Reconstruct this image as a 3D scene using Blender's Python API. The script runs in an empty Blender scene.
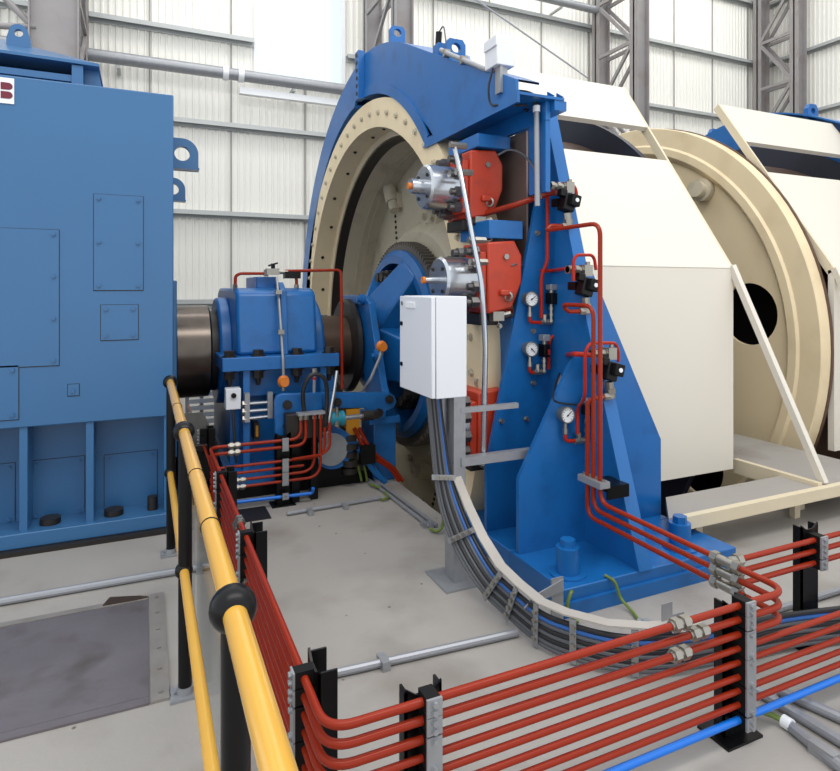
import bpy, bmesh, math, random
from mathutils import Vector, Matrix
random.seed(7)
C = bpy.context.scene.collection
SC = bpy.context.scene
PI = math.pi

# ---------------------------------------------------------------- camera, sky, lights
F, YH, CX, EYE = 612.7, 288.0, 420.0, 1.7          # focal length in pixels, horizon row, centre column, eye height
YAW = math.atan2(276.0, F)
SN, CS = math.sin(YAW), math.cos(YAW)
cam = bpy.data.cameras.new('camera'); camo = bpy.data.objects.new('camera', cam); C.objects.link(camo)
cam.sensor_fit = 'HORIZONTAL'; cam.sensor_width = 36.0
cam.lens = 36.0 * F / 840.0
cam.shift_y = (YH - 385.5) / 840.0
cam.clip_start = 0.05; cam.clip_end = 100
camo.location = (0, 0, EYE); camo.rotation_euler = (PI / 2, 0, -YAW)
SC.camera = camo

world = bpy.data.worlds.new('sky'); SC.world = world; world.use_nodes = True
bg = world.node_tree.nodes['Background']
bg.inputs[0].default_value = (0.93, 0.97, 1.0, 1); bg.inputs[1].default_value = 1.3

def area(name, loc, rot, sx, sy, power, col=(1, 1, 1)):
    l = bpy.data.lights.new(name, 'AREA'); l.shape = 'RECTANGLE'; l.size = sx; l.size_y = sy
    l.energy = power; l.color = col
    o = bpy.data.objects.new(name, l); C.objects.link(o); o.location = loc; o.rotation_euler = rot
    return o
area('roof_skylight_near', (1.5, -0.5, 9.0), (math.radians(22), 0, 0), 9, 2.0, 380, (1, 0.97, 0.92))
area('back_wall_fill', (5.0, 8.6, 11.5), (math.radians(42), 0, 0), 18, 1.6, 550, (1, 0.98, 0.95))  # unseen area light added and tilted to brighten the back wall

SC.view_settings.view_transform = 'Standard'; SC.view_settings.look = 'None'
SC.view_settings.gamma = 1.0; SC.view_settings.use_curve_mapping = False
SC.view_settings.exposure = 0.0

# a sight line of the photograph met with a real plane of the hall
def ray(x, y):
    u = (x - CX) / F
    return Vector((SN + u * CS, CS - u * SN, -(y - YH) / F))
def on_x(x, y, X): r = ray(x, y); return r * (X / r.x) + Vector((0, 0, EYE))
def on_y(x, y, Y): r = ray(x, y); return r * (Y / r.y) + Vector((0, 0, EYE))
def on_z(x, y, Z=0.0): r = ray(x, y); return r * ((Z - EYE) / r.z) + Vector((0, 0, EYE))

# ---------------------------------------------------------------- materials
def srgb(r, g, b):
    f = lambda v: (v / 255 / 12.92) if v / 255 <= 0.04045 else ((v / 255 + 0.055) / 1.055) ** 2.4
    return (f(r), f(g), f(b), 1)

def mat(name, rgb, rough=0.5, metal=0.0, vary=0.06, scale=6.0, bump=0.0, bscale=80, coat=0.0, dirt=None, dscale=3.0, damt=0.35, spec=0.5):
    m = bpy.data.materials.new(name); m.use_nodes = True
    nt = m.node_tree; b = nt.nodes['Principled BSDF']
    col = srgb(*rgb)
    tc = nt.nodes.new('ShaderNodeTexCoord')
    n = nt.nodes.new('ShaderNodeTexNoise'); n.inputs['Scale'].default_value = scale; n.inputs['Detail'].default_value = 5
    nt.links.new(tc.outputs['Object'], n.inputs['Vector'])
    mx = nt.nodes.new('ShaderNodeMix'); mx.data_type = 'RGBA'
    mx.inputs[6].default_value = tuple(c * (1 - vary) for c in col[:3]) + (1,)
    mx.inputs[7].default_value = tuple(min(1, c * (1 + vary)) for c in col[:3]) + (1,)
    nt.links.new(n.outputs['Fac'], mx.inputs[0])
    out = mx.outputs[2]
    if dirt:
        n2 = nt.nodes.new('ShaderNodeTexNoise'); n2.inputs['Scale'].default_value = dscale; n2.inputs['Detail'].default_value = 8
        nt.links.new(tc.outputs['Object'], n2.inputs['Vector'])
        rp = nt.nodes.new('ShaderNodeValToRGB'); rp.color_ramp.elements[0].position = 0.52; rp.color_ramp.elements[1].position = 0.72
        rp.color_ramp.elements[1].color = (damt, damt, damt, 1)
        nt.links.new(n2.outputs['Fac'], rp.inputs[0])
        m2 = nt.nodes.new('ShaderNodeMix'); m2.data_type = 'RGBA'
        nt.links.new(rp.outputs[0], m2.inputs[0]); nt.links.new(out, m2.inputs[6]); m2.inputs[7].default_value = srgb(*dirt)
        out = m2.outputs[2]
    nt.links.new(out, b.inputs['Base Color'])
    b.inputs['Roughness'].default_value = rough; b.inputs['Metallic'].default_value = metal
    b.inputs['Coat Weight'].default_value = coat; b.inputs['Specular IOR Level'].default_value = spec
    if bump:
        n3 = nt.nodes.new('ShaderNodeTexNoise'); n3.inputs['Scale'].default_value = bscale; n3.inputs['Detail'].default_value = 4
        nt.links.new(tc.outputs['Object'], n3.inputs['Vector'])
        bp = nt.nodes.new('ShaderNodeBump'); bp.inputs['Strength'].default_value = bump; bp.inputs['Distance'].default_value = 0.01
        nt.links.new(n3.outputs['Fac'], bp.inputs['Height']); nt.links.new(bp.outputs[0], b.inputs['Normal'])
    return m

M = {}
M['motor'] = mat('motor_blue_paint', (55, 104, 150), 0.28, vary=0.06, scale=1.5)
M['blue'] = mat('machine_blue_paint', (24, 100, 168), 0.33, vary=0.08, scale=4, dirt=(12, 62, 112), dscale=5, damt=0.4)
M['cream'] = mat('cream_paint', (236, 216, 178), 0.45, vary=0.04, scale=2, dirt=(176, 150, 112), dscale=2.2, damt=0.25)
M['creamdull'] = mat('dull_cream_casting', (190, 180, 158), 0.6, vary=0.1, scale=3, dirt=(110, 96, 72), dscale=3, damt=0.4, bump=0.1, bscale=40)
M['board'] = mat('off_white_guard_paint', (224, 217, 204), 0.5, vary=0.02, scale=2)
M['boardedge'] = mat('cream_guard_frame_paint', (220, 206, 178), 0.5, vary=0.05, scale=4)
M['red'] = mat('red_hydraulic_pipe_paint', (144, 42, 20), 0.26, vary=0.06, scale=5, spec=0.22)
M['redsmall'] = mat('red_small_tube_paint', (168, 38, 20), 0.3, vary=0.05, spec=0.25)
M['orange'] = mat('caliper_orange_paint', (184, 58, 32), 0.38, vary=0.08, scale=7, dirt=(120, 48, 30), dscale=8, damt=0.35)
M['bluepipe'] = mat('bright_blue_pipe_paint', (18, 112, 214), 0.3, vary=0.03)
M['yellow'] = mat('yellow_rail_paint', (218, 166, 64), 0.22, vary=0.05, scale=8, coat=0.4)
M['black'] = mat('black_paint', (14, 14, 16), 0.3, vary=0.1, spec=0.25)
M['blackmatt'] = mat('black_rubber', (13, 13, 14), 0.6, vary=0.1, spec=0.25)
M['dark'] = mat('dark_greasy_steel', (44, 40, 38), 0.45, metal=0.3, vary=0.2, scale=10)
M['steel'] = mat('bright_machined_steel', (190, 194, 200), 0.25, metal=0.9, vary=0.08, scale=12)
M['zinc'] = mat('zinc_plated_fitting', (158, 154, 146), 0.3, metal=0.8, vary=0.12, scale=20)
M['shaft'] = mat('polished_shaft_steel', (96, 88, 82), 0.24, metal=0.9, vary=0.25, scale=9)
M['galv'] = mat('galvanised_steel', (158, 160, 164), 0.45, metal=0.5, vary=0.14, scale=18)
M['conduit'] = mat('grey_conduit', (150, 152, 158), 0.35, metal=0.3, vary=0.06)
M['discsteel'] = mat('browned_brake_disc_steel', (128, 112, 106), 0.36, metal=0.45, vary=0.2, scale=2.5, dirt=(92, 66, 58), dscale=2, damt=0.6)
M['cabinet'] = mat('light_grey_cabinet_paint', (222, 224, 230), 0.35, vary=0.01)
M['cable'] = mat('grey_cable_sheath', (88, 90, 95), 0.4, vary=0.08)
M['cableblack'] = mat('black_cable_sheath', (34, 34, 38), 0.45, vary=0.1)
M['cableblue'] = mat('blue_cable_sheath', (46, 98, 170), 0.4, vary=0.05)
M['green'] = mat('green_yellow_earth_wire', (104, 124, 50), 0.4, vary=0.5, scale=30)
M['orangesensor'] = mat('orange_sensor_housing', (214, 120, 36), 0.4, vary=0.06)
M['rope'] = mat('brown_wound_rope', (92, 68, 54), 0.6, vary=0.3, scale=14)
M['navy'] = mat('dark_navy_flange_paint', (34, 38, 54), 0.4, vary=0.12, scale=3)
M['columnsteel'] = mat('weathered_grey_column_steel', (150, 146, 146), 0.55, metal=0.2, vary=0.14, scale=3, dirt=(120, 100, 84), dscale=2, damt=0.35)
M['girt'] = mat('grey_girt_steel', (186, 189, 188), 0.5, metal=0.2, vary=0.08)
M['white'] = mat('white_plate', (236, 238, 240), 0.4, vary=0.01)
M['maroon'] = mat('maroon_lettering', (110, 22, 48), 0.5, vary=0.02)
M['teal'] = mat('teal_cylinder_paint', (30, 128, 150), 0.35, vary=0.06)
M['plate'] = mat('stained_floor_plate', (112, 106, 110), 0.5, metal=0.25, vary=0.25, scale=3, dirt=(84, 76, 70), dscale=4, damt=0.7, bump=0.2, bscale=25)
M['gear'] = mat('worn_gear_steel', (104, 98, 92), 0.45, metal=0.4, vary=0.2, scale=14)
M['stud'] = mat('dark_stud_steel', (112, 110, 108), 0.3, metal=0.8, vary=0.2, scale=20)
M['strip'] = mat('dull_steel_strip', (142, 137, 132), 0.5, metal=0.25, vary=0.2, scale=8, dirt=(110, 98, 88), dscale=6, damt=0.5)
M['strip2'] = mat('pale_flat_steel', (182, 176, 168), 0.5, metal=0.1, vary=0.1, scale=8)
M['brown'] = mat('oily_brown_steel', (82, 66, 54), 0.4, metal=0.5, vary=0.25, scale=8)
M['pit'] = mat('oily_pit_concrete', (96, 82, 60), 0.8, vary=0.3, scale=3)
M['yellowpart'] = mat('ochre_machine_paint', (196, 134, 30), 0.4, vary=0.1)

def concrete():
    m = mat('smooth_grey_concrete', (160, 155, 150), 0.58, vary=0.13, scale=1.1, bump=0.12, bscale=45, dirt=(126, 119, 111), dscale=1.3, damt=0.85)
    nt = m.node_tree; b = nt.nodes['Principled BSDF']
    link = b.inputs['Base Color'].links[0]; src = link.from_socket
    tc = [n for n in nt.nodes if n.type == 'TEX_COORD'][0]
    v = nt.nodes.new('ShaderNodeTexVoronoi'); v.inputs['Scale'].default_value = 5.5; v.inputs['Randomness'].default_value = 1
    nt.links.new(tc.outputs['Object'], v.inputs['Vector'])
    rp = nt.nodes.new('ShaderNodeValToRGB')
    rp.color_ramp.elements[0].color = (1, 1, 1, 1); rp.color_ramp.elements[0].position = 0.035
    rp.color_ramp.elements[1].color = (0, 0, 0, 1); rp.color_ramp.elements[1].position = 0.06
    nt.links.new(v.outputs['Distance'], rp.inputs[0])
    mx = nt.nodes.new('ShaderNodeMix'); mx.data_type = 'RGBA'
    nt.links.new(rp.outputs[0], mx.inputs[0]); nt.links.new(src, mx.inputs[6]); mx.inputs[7].default_value = srgb(98, 90, 84)
    nt.links.new(mx.outputs[2], b.inputs['Base Color'])
    return m
M['concrete'] = concrete()
M['cladding'] = mat('ribbed_white_cladding', (240, 238, 231), 0.5, vary=0.02, scale=0.6)

def glassmat(name, alpha=0.8, tint=(0.92, 0.96, 0.96)):
    m = bpy.data.materials.new(name); m.use_nodes = True; nt = m.node_tree
    for n in list(nt.nodes): nt.nodes.remove(n)
    out = nt.nodes.new('ShaderNodeOutputMaterial'); mix = nt.nodes.new('ShaderNodeMixShader')
    tr = nt.nodes.new('ShaderNodeBsdfTransparent'); gl = nt.nodes.new('ShaderNodeBsdfGlossy')
    tr.inputs[0].default_value = tint + (1,); gl.inputs['Roughness'].default_value = 0.08
    mix.inputs[0].default_value = 1 - alpha
    nt.links.new(tr.outputs[0], mix.inputs[1]); nt.links.new(gl.outputs[0], mix.inputs[2]); nt.links.new(mix.outputs[0], out.inputs[0])
    return m
M['glass'] = glassmat('clear_window_glass', 0.93)
M['acrylic'] = glassmat('clear_acrylic_sheet', 0.86, (0.93, 0.95, 0.95))

# ---------------------------------------------------------------- mesh builder
ROOT = {}
def basis(d):
    d = Vector(d).normalized()
    a = Vector((0, 0, 1)) if abs(d.z) < 0.9 else Vector((1, 0, 0))
    u = d.cross(a).normalized(); v = d.cross(u).normalized()
    return d, u, v

class MB:
    def __init__(s): s.bm = bmesh.new()
    def verts(s, pts): return [s.bm.verts.new(Vector(p)) for p in pts]
    def face(s, vs):
        try: return s.bm.faces.new(vs)
        except ValueError: return None
    def box(s, x0, x1, y0, y1, z0, z1):
        v = s.verts([(x, y, z) for x in (x0, x1) for y in (y0, y1) for z in (z0, z1)])
        for q in ((0, 1, 3, 2), (4, 6, 7, 5), (0, 4, 5, 1), (2, 3, 7, 6), (0, 2, 6, 4), (1, 5, 7, 3)): s.face([v[i] for i in q])
        return s
    def bar(s, p0, p1, w, h, up=(0, 0, 1)):
        p0, p1 = Vector(p0), Vector(p1); d = (p1 - p0).normalized(); up = Vector(up)
        if abs(d.dot(up)) > 0.98: up = Vector((0, 1, 0))
        u = d.cross(up).normalized(); v = u.cross(d).normalized()
        vs = s.verts([p + u * a * w / 2 + v * b * h / 2 for p in (p0, p1) for a, b in ((-1, -1), (1, -1), (1, 1), (-1, 1))])
        for q in ((3, 2, 1, 0), (4, 5, 6, 7), (0, 1, 5, 4), (1, 2, 6, 5), (2, 3, 7, 6), (3, 0, 4, 7)): s.face([vs[i] for i in q])
        return s
    def cyl(s, p0, p1, r0, r1=None, n=24):
        r1 = r0 if r1 is None else r1
        p0, p1 = Vector(p0), Vector(p1); d, u, v = basis(p1 - p0)
        a = s.verts([p0 + (u * math.cos(t) + v * math.sin(t)) * r0 for t in [2 * PI * i / n for i in range(n)]])
        b = s.verts([p1 + (u * math.cos(t) + v * math.sin(t)) * r1 for t in [2 * PI * i / n for i in range(n)]])
        for i in range(n): s.face([a[i], a[(i + 1) % n], b[(i + 1) % n], b[i]])
        s.face(a[::-1]); s.face(b)
        return s
    def hexbolt(s, p, d, r, h, washer=True):
        p = Vector(p); d = Vector(d).normalized()
        if washer: s.cyl(p, p + d * h * 0.18, r * 1.35, n=14); s.cyl(p + d * h * 0.18, p + d * h, r, n=6)
        else: s.cyl(p, p + d * h, r, n=6)
        return s
    def lathe(s, prof, c, axis=(1, 0, 0), n=48, closed=True):
        # prof: (distance along axis, radius)
        c = Vector(c); d, u, v = basis(axis)
        rows = []
        for a, r in prof:
            rows.append(s.verts([c + d * a + (u * math.cos(t) + v * math.sin(t)) * max(r, 1e-4) for t in [2 * PI * i / n for i in range(n)]]))
        m = len(rows)
        for j in range(m if closed else m - 1):
            A, B = rows[j], rows[(j + 1) % m]
            for i in range(n): s.face([A[i], A[(i + 1) % n], B[(i + 1) % n], B[i]])
        return s
    def tube(s, pts, r, bend=0.0, n=10, seg=6):
        pts = [Vector(p) for p in pts]
        if bend > 0 and len(pts) > 2:
            o = [pts[0]]
            for i in range(1, len(pts) - 1):
                a, b, c = pts[i - 1], pts[i], pts[i + 1]
                d0 = (a - b); d1 = (c - b)
                t = min(bend, d0.length * 0.49, d1.length * 0.49)
                A = b + d0.normalized() * t; B = b + d1.normalized() * t
                for k in range(seg + 1):
                    q = k / seg; o.append(A * (1 - q) ** 2 + b * 2 * q * (1 - q) + B * q * q)
            o.append(pts[-1]); pts = o
        rows = []; u = None
        for i, p in enumerate(pts):
            if i == 0: d = pts[1] - pts[0]
            elif i == len(pts) - 1: d = pts[-1] - pts[-2]
            else: d = (pts[i + 1] - p).normalized() + (p - pts[i - 1]).normalized()
            d = d.normalized()
            if u is None: _, u, v = basis(d)
            else:
                u = (u - d * u.dot(d)).normalized()
            v = d.cross(u)
            rows.append(s.verts([p + (u * math.cos(t) + v * math.sin(t)) * r for t in [2 * PI * k / n for k in range(n)]]))
        for A, B in zip(rows, rows[1:]):
            for i in range(n): s.face([A[i], A[(i + 1) % n], B[(i + 1) % n], B[i]])
        s.face(rows[0][::-1]); s.face(rows[-1])
        return s
    def curve(s, pts, r, n=8, sub=6):
        # smooth Catmull-Rom cable through the points
        P = [Vector(p) for p in pts]; P = [P[0] * 2 - P[1]] + P + [P[-1] * 2 - P[-2]]
        o = []
        for i in range(1, len(P) - 2):
            for k in range(sub):
                t = k / sub; a, b, c, d = P[i - 1], P[i], P[i + 1], P[i + 2]
                o.append(0.5 * ((2 * b) + (c - a) * t + (2 * a - 5 * b + 4 * c - d) * t * t + (3 * b - a - 3 * c + d) * t ** 3))
        o.append(P[-2])
        return s.tube(o, r, 0, n)
    def prism(s, poly, axis, a, b):
        def P(q, w):
            if axis == 'X': return (w, q[0], q[1])
            if axis == 'Y': return (q[0], w, q[1])
            return (q[0], q[1], w)
        A = s.verts([P(q, a) for q in poly]); B = s.verts([P(q, b) for q in poly]); n = len(poly)
        s.face(A[::-1]); s.face(B)
        for i in range(n): s.face([A[i], A[(i + 1) % n], B[(i + 1) % n], B[i]])
        return s
    def plate_hole(s, poly, c, r, axis, a, b, n=32):
        # plate of outline poly with a round hole (outline seen whole from the hole's centre)
        angs = [2 * PI * i / n for i in range(n)] + [math.atan2(q[1] - c[1], q[0] - c[0]) % (2 * PI) for q in poly]
        angs = sorted(set(round(t, 5) for t in angs))
        def hit(t):
            dx, dy = math.cos(t), math.sin(t); best = None
            for i in range(len(poly)):
                x1, y1 = poly[i][0] - c[0], poly[i][1] - c[1]; x2, y2 = poly[(i + 1) % len(poly)][0] - c[0], poly[(i + 1) % len(poly)][1] - c[1]
                ex, ey = x2 - x1, y2 - y1; den = dx * ey - dy * ex
                if abs(den) < 1e-12: continue
                k = (x1 * ey - y1 * ex) / den; w = (x1 * dy - y1 * dx) / den
                if k > 0 and -1e-6 <= w <= 1 + 1e-6 and (best is None or k > best): best = k
            return (c[0] + dx * best, c[1] + dy * best)
        O = [hit(t) for t in angs]; I = [(c[0] + math.cos(t) * r, c[1] + math.sin(t) * r) for t in angs]
        def P(q, w): return (w, q[0], q[1]) if axis == 'X' else ((q[0], w, q[1]) if axis == 'Y' else (q[0], q[1], w))
        R = [[s.bm.verts.new(P(q, w)) for q in L] for L, w in ((O, a), (O, b), (I, b), (I, a))]
        m = len(angs)
        for j in range(4):
            A, B = R[j], R[(j + 1) % 4]
            for i in range(m): s.face([A[i], A[(i + 1) % m], B[(i + 1) % m], B[i]])
        return s
    def arcband(s, cy, cz, ri, ro, a0, a1, x0, x1, n=48, x0i=None):
        # ring sector in a plane of constant x; x0 is the front at the outer radius, x0i at the inner radius
        x0i = x0 if x0i is None else x0i
        rows = []
        for i in range(n + 1):
            t = a0 + (a1 - a0) * i / n; cc, ss = math.cos(t), math.sin(t)
            rows.append(s.verts([(x0i, cy + ri * cc, cz + ri * ss), (x0, cy + ro * cc, cz + ro * ss), (x1, cy + ro * cc, cz + ro * ss), (x1, cy + ri * cc, cz + ri * ss)]))
        for A, B in zip(rows, rows[1:]):
            for j in range(4): s.face([A[j], A[(j + 1) % 4], B[(j + 1) % 4], B[j]])
        s.face(rows[0][::-1]); s.face(rows[-1])
        return s
    def ball(s, c, r, n=16, sq=(1, 1, 1)):
        c = Vector(c); prof = []
        rows = []
        for j in range(1, n // 2):
            f = PI * j / (n // 2)
            rows.append(s.verts([c + Vector((sq[0] * r * math.sin(f) * math.cos(t), sq[1] * r * math.sin(f) * math.sin(t), sq[2] * r * math.cos(f))) for t in [2 * PI * i / n for i in range(n)]]))
        top = s.bm.verts.new(c + Vector((0, 0, r * sq[2]))); bot = s.bm.verts.new(c - Vector((0, 0, r * sq[2])))
        for A, B in zip(rows, rows[1:]):
            for i in range(n): s.face([A[i], A[(i + 1) % n], B[(i + 1) % n], B[i]])
        for i in range(n):
            s.face([top, rows[0][(i + 1) % n], rows[0][i]][::-1]); s.face([bot, rows[-1][i], rows[-1][(i + 1) % n]][::-1])
        return s
    def torus(s, c, axis, R, r, n=24, k=10):
        prof = [(r * math.sin(2 * PI * j / k), R + r * math.cos(2 * PI * j / k)) for j in range(k)]
        return s.lathe(prof, c, axis, n, True)
    def build(s, name, m, parent=None, origin=None, bevel=0.0, sharp=32):
        bm = s.bm
        bmesh.ops.recalc_face_normals(bm, faces=bm.faces[:])
        me = bpy.data.meshes.new(name)
        if parent is not None: org = ROOT[parent.name]
        elif origin is not None: org = Vector(origin)
        else:
            xs = [v.co for v in bm.verts]
            org = Vector(((min(p.x for p in xs) + max(p.x for p in xs)) / 2, (min(p.y for p in xs) + max(p.y for p in xs)) / 2, min(p.z for p in xs)))
        for v in bm.verts: v.co -= org
        bm.to_mesh(me); bm.free()
        me.materials.append(M[m])
        me.shade_smooth(); me.set_sharp_from_angle(angle=math.radians(sharp))
        o = bpy.data.objects.new(name, me); C.objects.link(o)
        if parent is not None: o.parent = parent
        else: o.location = org
        ROOT[o.name] = org
        if bevel:
            b = o.modifiers.new('bevel', 'BEVEL'); b.width = bevel; b.segments = 2; b.limit_method = 'ANGLE'; b.angle_limit = math.radians(40)
        return o

def tag(o, label, cat, group=None):
    o['label'] = label; o['category'] = cat
    if group: o['group'] = group
    return o
def thing(name, label, cat, loc, group=None):
    o = bpy.data.objects.new(name, None); C.objects.link(o); o.location = loc; o.empty_display_size = 0.2
    ROOT[o.name] = Vector(loc)
    return tag(o, label, cat, group)
def struct(o): o['kind'] = 'structure'; return o
def lab(o, label): o['label'] = label; return o

AY, AZ = 6.0, 1.12           # the hoist axis runs along X at this y and height

# ================================================================ THE SETTING
def slab(x0, x1, y0, y1, z0=-0.4, z1=0.0): fl.box(x0, x1, y0, y1, z0, z1)
fl = MB()
PL = 2.03                                     # left edge of the drum pit
slab(-8, PL, -3, 12.2); slab(PL, 2.24, -3, 3.70); slab(2.24, 2.47, -3, 3.05); slab(2.47, 3.30, -3, 4.02); slab(3.30, 17, -3, 3.20)
slab(PL, 17, 9.3, 12.2); slab(10.5, 17, 3.20, 9.3)
struct(fl.build('floor', 'concrete', origin=(0, 0, 0)))
struct(MB().box(PL - 0.16, 10.6, 3.0, 9.4, -2.6, -2.5).build('floor_pit', 'pit', origin=(4, 6, -2.6)))
struct(MB().box(PL - 0.16, PL - 0.06, 3.6, 9.4, -2.5, -0.402).build('wall_pit_left', 'pit'))
struct(MB().box(PL, 10.5, 9.302, 9.4, -2.5, -0.402).build('wall_pit_back', 'pit'))
struct(MB().box(10.502, 10.6, 3.1, 9.4, -2.5, -0.402).build('wall_pit_right', 'pit'))
struct(MB().box(3.30, 10.5, 3.1, 3.198, -2.5, -0.402).build('wall_pit_front', 'pit'))

def ribbed(mb, p0, dirv, nrm, length, z0, z1, period=0.115, depth=0.026):
    # trapezoidal steel sheet standing along dirv, ribs pushed towards nrm
    p0, dv, nv = Vector(p0), Vector(dirv), Vector(nrm)
    prof = []; k = 0
    while k * period < length:
        b = k * period
        for q, h in ((0, 0), (0.066, 0), (0.077, depth), (0.100, depth), (0.111, 0)):
            if b + q <= length: prof.append((b + q, h))
        k += 1
    prof.append((length, 0))
    lo = mb.verts([p0 + dv * a + nv * h + Vector((0, 0, z0)) for a, h in prof])
    hi = mb.verts([p0 + dv * a + nv * h + Vector((0, 0, z1)) for a, h in prof])
    for i in range(len(prof) - 1): mb.face([lo[i], lo[i + 1], hi[i + 1], hi[i]])
WY, WX = 12.0, 16.25
WIN = (1.95, 3.68, 5.72, 11.2)                       # window opening in the back wall
w = MB()
ribbed(w, (-8, WY, 0), (1, 0, 0), (0, -1, 0), 9.95, 0, 12); ribbed(w, (3.68, WY, 0), (1, 0, 0), (0, -1, 0), WX - 3.68, 0, 12)
ribbed(w, (1.95, WY, 0), (1, 0, 0), (0, -1, 0), 1.73, 0, 5.72); ribbed(w, (1.95, WY, 0), (1, 0, 0), (0, -1, 0), 1.73, 11.2, 12)
struct(w.build('wall_back', 'cladding', origin=(4, WY, 0), sharp=15))
w = MB(); ribbed(w, (WX, WY, 0), (0, -1, 0), (-1, 0, 0), 15, 0, 12)
struct(w.build('wall_right', 'cladding', origin=(WX, 5, 0), sharp=15))
f = MB()
for x in (1.95, 3.68): f.box(x - 0.04, x + 0.04, WY - 0.06, WY + 0.03, 5.68, 11.24)
for z in (5.72, 11.2): f.box(1.99, 3.64, WY - 0.06, WY + 0.03, z - 0.04, z + 0.04)
wf = struct(f.build('window_1', 'white'))
MB().box(1.99, 3.64, WY - 0.01, WY, 5.76, 11.16).build('window_pane', 'glass', wf)

# sheet laps and girts of the cladding
seams = MB()
for x in [1.495 + 1.404 * k for k in range(-6, 11)]: seams.box(x - 0.012, x + 0.012, WY - 0.046, WY - 0.03, 0, 5.66 if 1.9 < x < 3.7 else 12)
struct(seams.build('trim_1', 'columnsteel'))
n = 2
for z in (1.5, 3.13, 4.78, 6.42, 8.08, 9.75):
    g = MB()
    spans = [(-8, WX - 0.1)] if z < 5.6 or z > 11.3 else [(-8, 1.9), (3.74, WX - 0.1)]
    for a, b in spans: g.box(a, b, WY - 0.17, WY - 0.04, z - 0.03, z - 0.01); g.box(a, b, WY - 0.19, WY - 0.17, z - 0.09, z - 0.01); g.box(a, b, WY - 0.055, WY - 0.04, z - 0.13, z - 0.03)
    struct(g.build('trim_%d' % n, 'girt')); n += 1
    g = MB().box(WX - 0.17, WX - 0.04, -3, WY - 0.2, z - 0.03, z - 0.01).box(WX - 0.19, WX - 0.17, -3, WY - 0.2, z - 0.09, z - 0.01).box(WX - 0.055, WX - 0.04, -3, WY - 0.2, z - 0.13, z - 0.03)
    struct(g.build('trim_%d' % n, 'girt')); n += 1

# lattice columns: far chord against the wall, near chord towards the machine, lacing between
def hsect(mb, x, y, wd, dp, z0, z1):
    mb.box(x - wd / 2, x + wd / 2, y - dp / 2, y - dp / 2 + 0.02, z0, z1).box(x - wd / 2, x + wd / 2, y + dp / 2 - 0.02, y + dp / 2, z0, z1)
    mb.box(x - 0.01, x + 0.01, y - dp / 2, y + dp / 2, z0, z1)
def lattice(x, yn, label, wd=0.34, z0=0):
    t = thing('lattice_column', label, 'column', (x, (yn + 11.6) / 2, 0), 'lattice columns of the hall')
    for y in (yn, 11.6):
        m = MB(); m.box(x - wd / 2, x + wd / 2, y - 0.02, y + 0.02, z0, 11.8)
        m.box(x - wd / 2, x - wd / 2 + 0.02, y - 0.12, y + 0.12, z0, 11.8).box(x + wd / 2 - 0.02, x + wd / 2, y - 0.12, y + 0.12, z0, 11.8)
        m.build('chord', 'columnsteel', t)
    for k in range(9):
        za = 0.9 + k * 1.25
        for sx in (-wd / 2 + 0.03, wd / 2 - 0.03):
            MB().bar((x + sx, yn + 0.1, za), (x + sx, 11.5, za), 0.05, 0.08).build('strut', 'columnsteel', t)
            a, b = ((yn + 0.1), 11.5) if k % 2 else (11.5, (yn + 0.1))
            if k < 8: MB().bar((x + sx, a, za + 0.06), (x + sx, b, za + 1.19), 0.05, 0.08).build('diagonal_brace', 'columnsteel', t)
lattice(-1.16, 10.1, 'grey steel column rising behind the light blue motor at far left', 0.62)
t = thing('wall_brace', 'grey tube bracing beside the far left column, above the motor', 'brace', (-1.9, 10.1, 7.0))
for a, b in (((-40, -48), (29, 23)), ((-60, 24), (36, 27)), ((-50, 46), (10, -30))):
    MB().cyl(on_y(a[0], a[1], 10.1), on_y(b[0], b[1], 10.1), 0.045, n=14).build('brace_tube', 'columnsteel', t)
lattice(4.18, 10.05, 'grey lattice column just right of the bright window, behind the blue disc guard')
lattice(9.98, 10.35, 'grey lattice column rising behind the top of the first white drum guard')
lattice(15.6, 10.55, 'grey lattice column standing in the corner of the hall at right')

t = thing('wall_pipe', 'thick silver pipe running level along the white wall behind the machines', 'pipe', (0, 11.6, 5.5))
MB().cyl((-6, 11.6, 5.6), (3.95, 11.6, 5.6), 0.105, n=20).build('pipe_run', 'galv', t)
for x in (1.35, 1.62):
    MB().cyl((x - 0.05, 11.6, 5.6), (x + 0.05, 11.6, 5.6), 0.125, n=20).build('collar', 'white', t)
for x in (-4.0, -0.4, 2.6):
    MB().box(x - 0.03, x + 0.03, 11.6, 11.99, 5.44, 5.5).build('bracket', 'girt', t)
tag(MB().box(1.6, 4.1, 11.62, 11.74, 5.28, 5.40).build('lighting_trunking', 'white'), 'slim white trunking fixed to the wall just below the silver pipe', 'trunking')
t = thing('roof_pipe', 'silver pipe crossing the wall high above the blue disc guard', 'pipe', (7, 11.55, 8.2))
MB().cyl((4.5, 11.55, 8.3), (9.8, 11.55, 8.3), 0.09, n=16).build('pipe_run', 'galv', t)
for x in (5.2, 8.8): MB().box(x - 0.03, x + 0.03, 11.55, 11.99, 8.17, 8.21).build('bracket', 'girt', t)
p = on_y(468, -6, 11.4); q = on_y(588, 78, 10.6)
tag(MB().tube([p, q], 0.018, n=6).build('stay_wire', 'conduit'), 'thin pale stay wire slanting across the wall above the grey box', 'wire')

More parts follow.
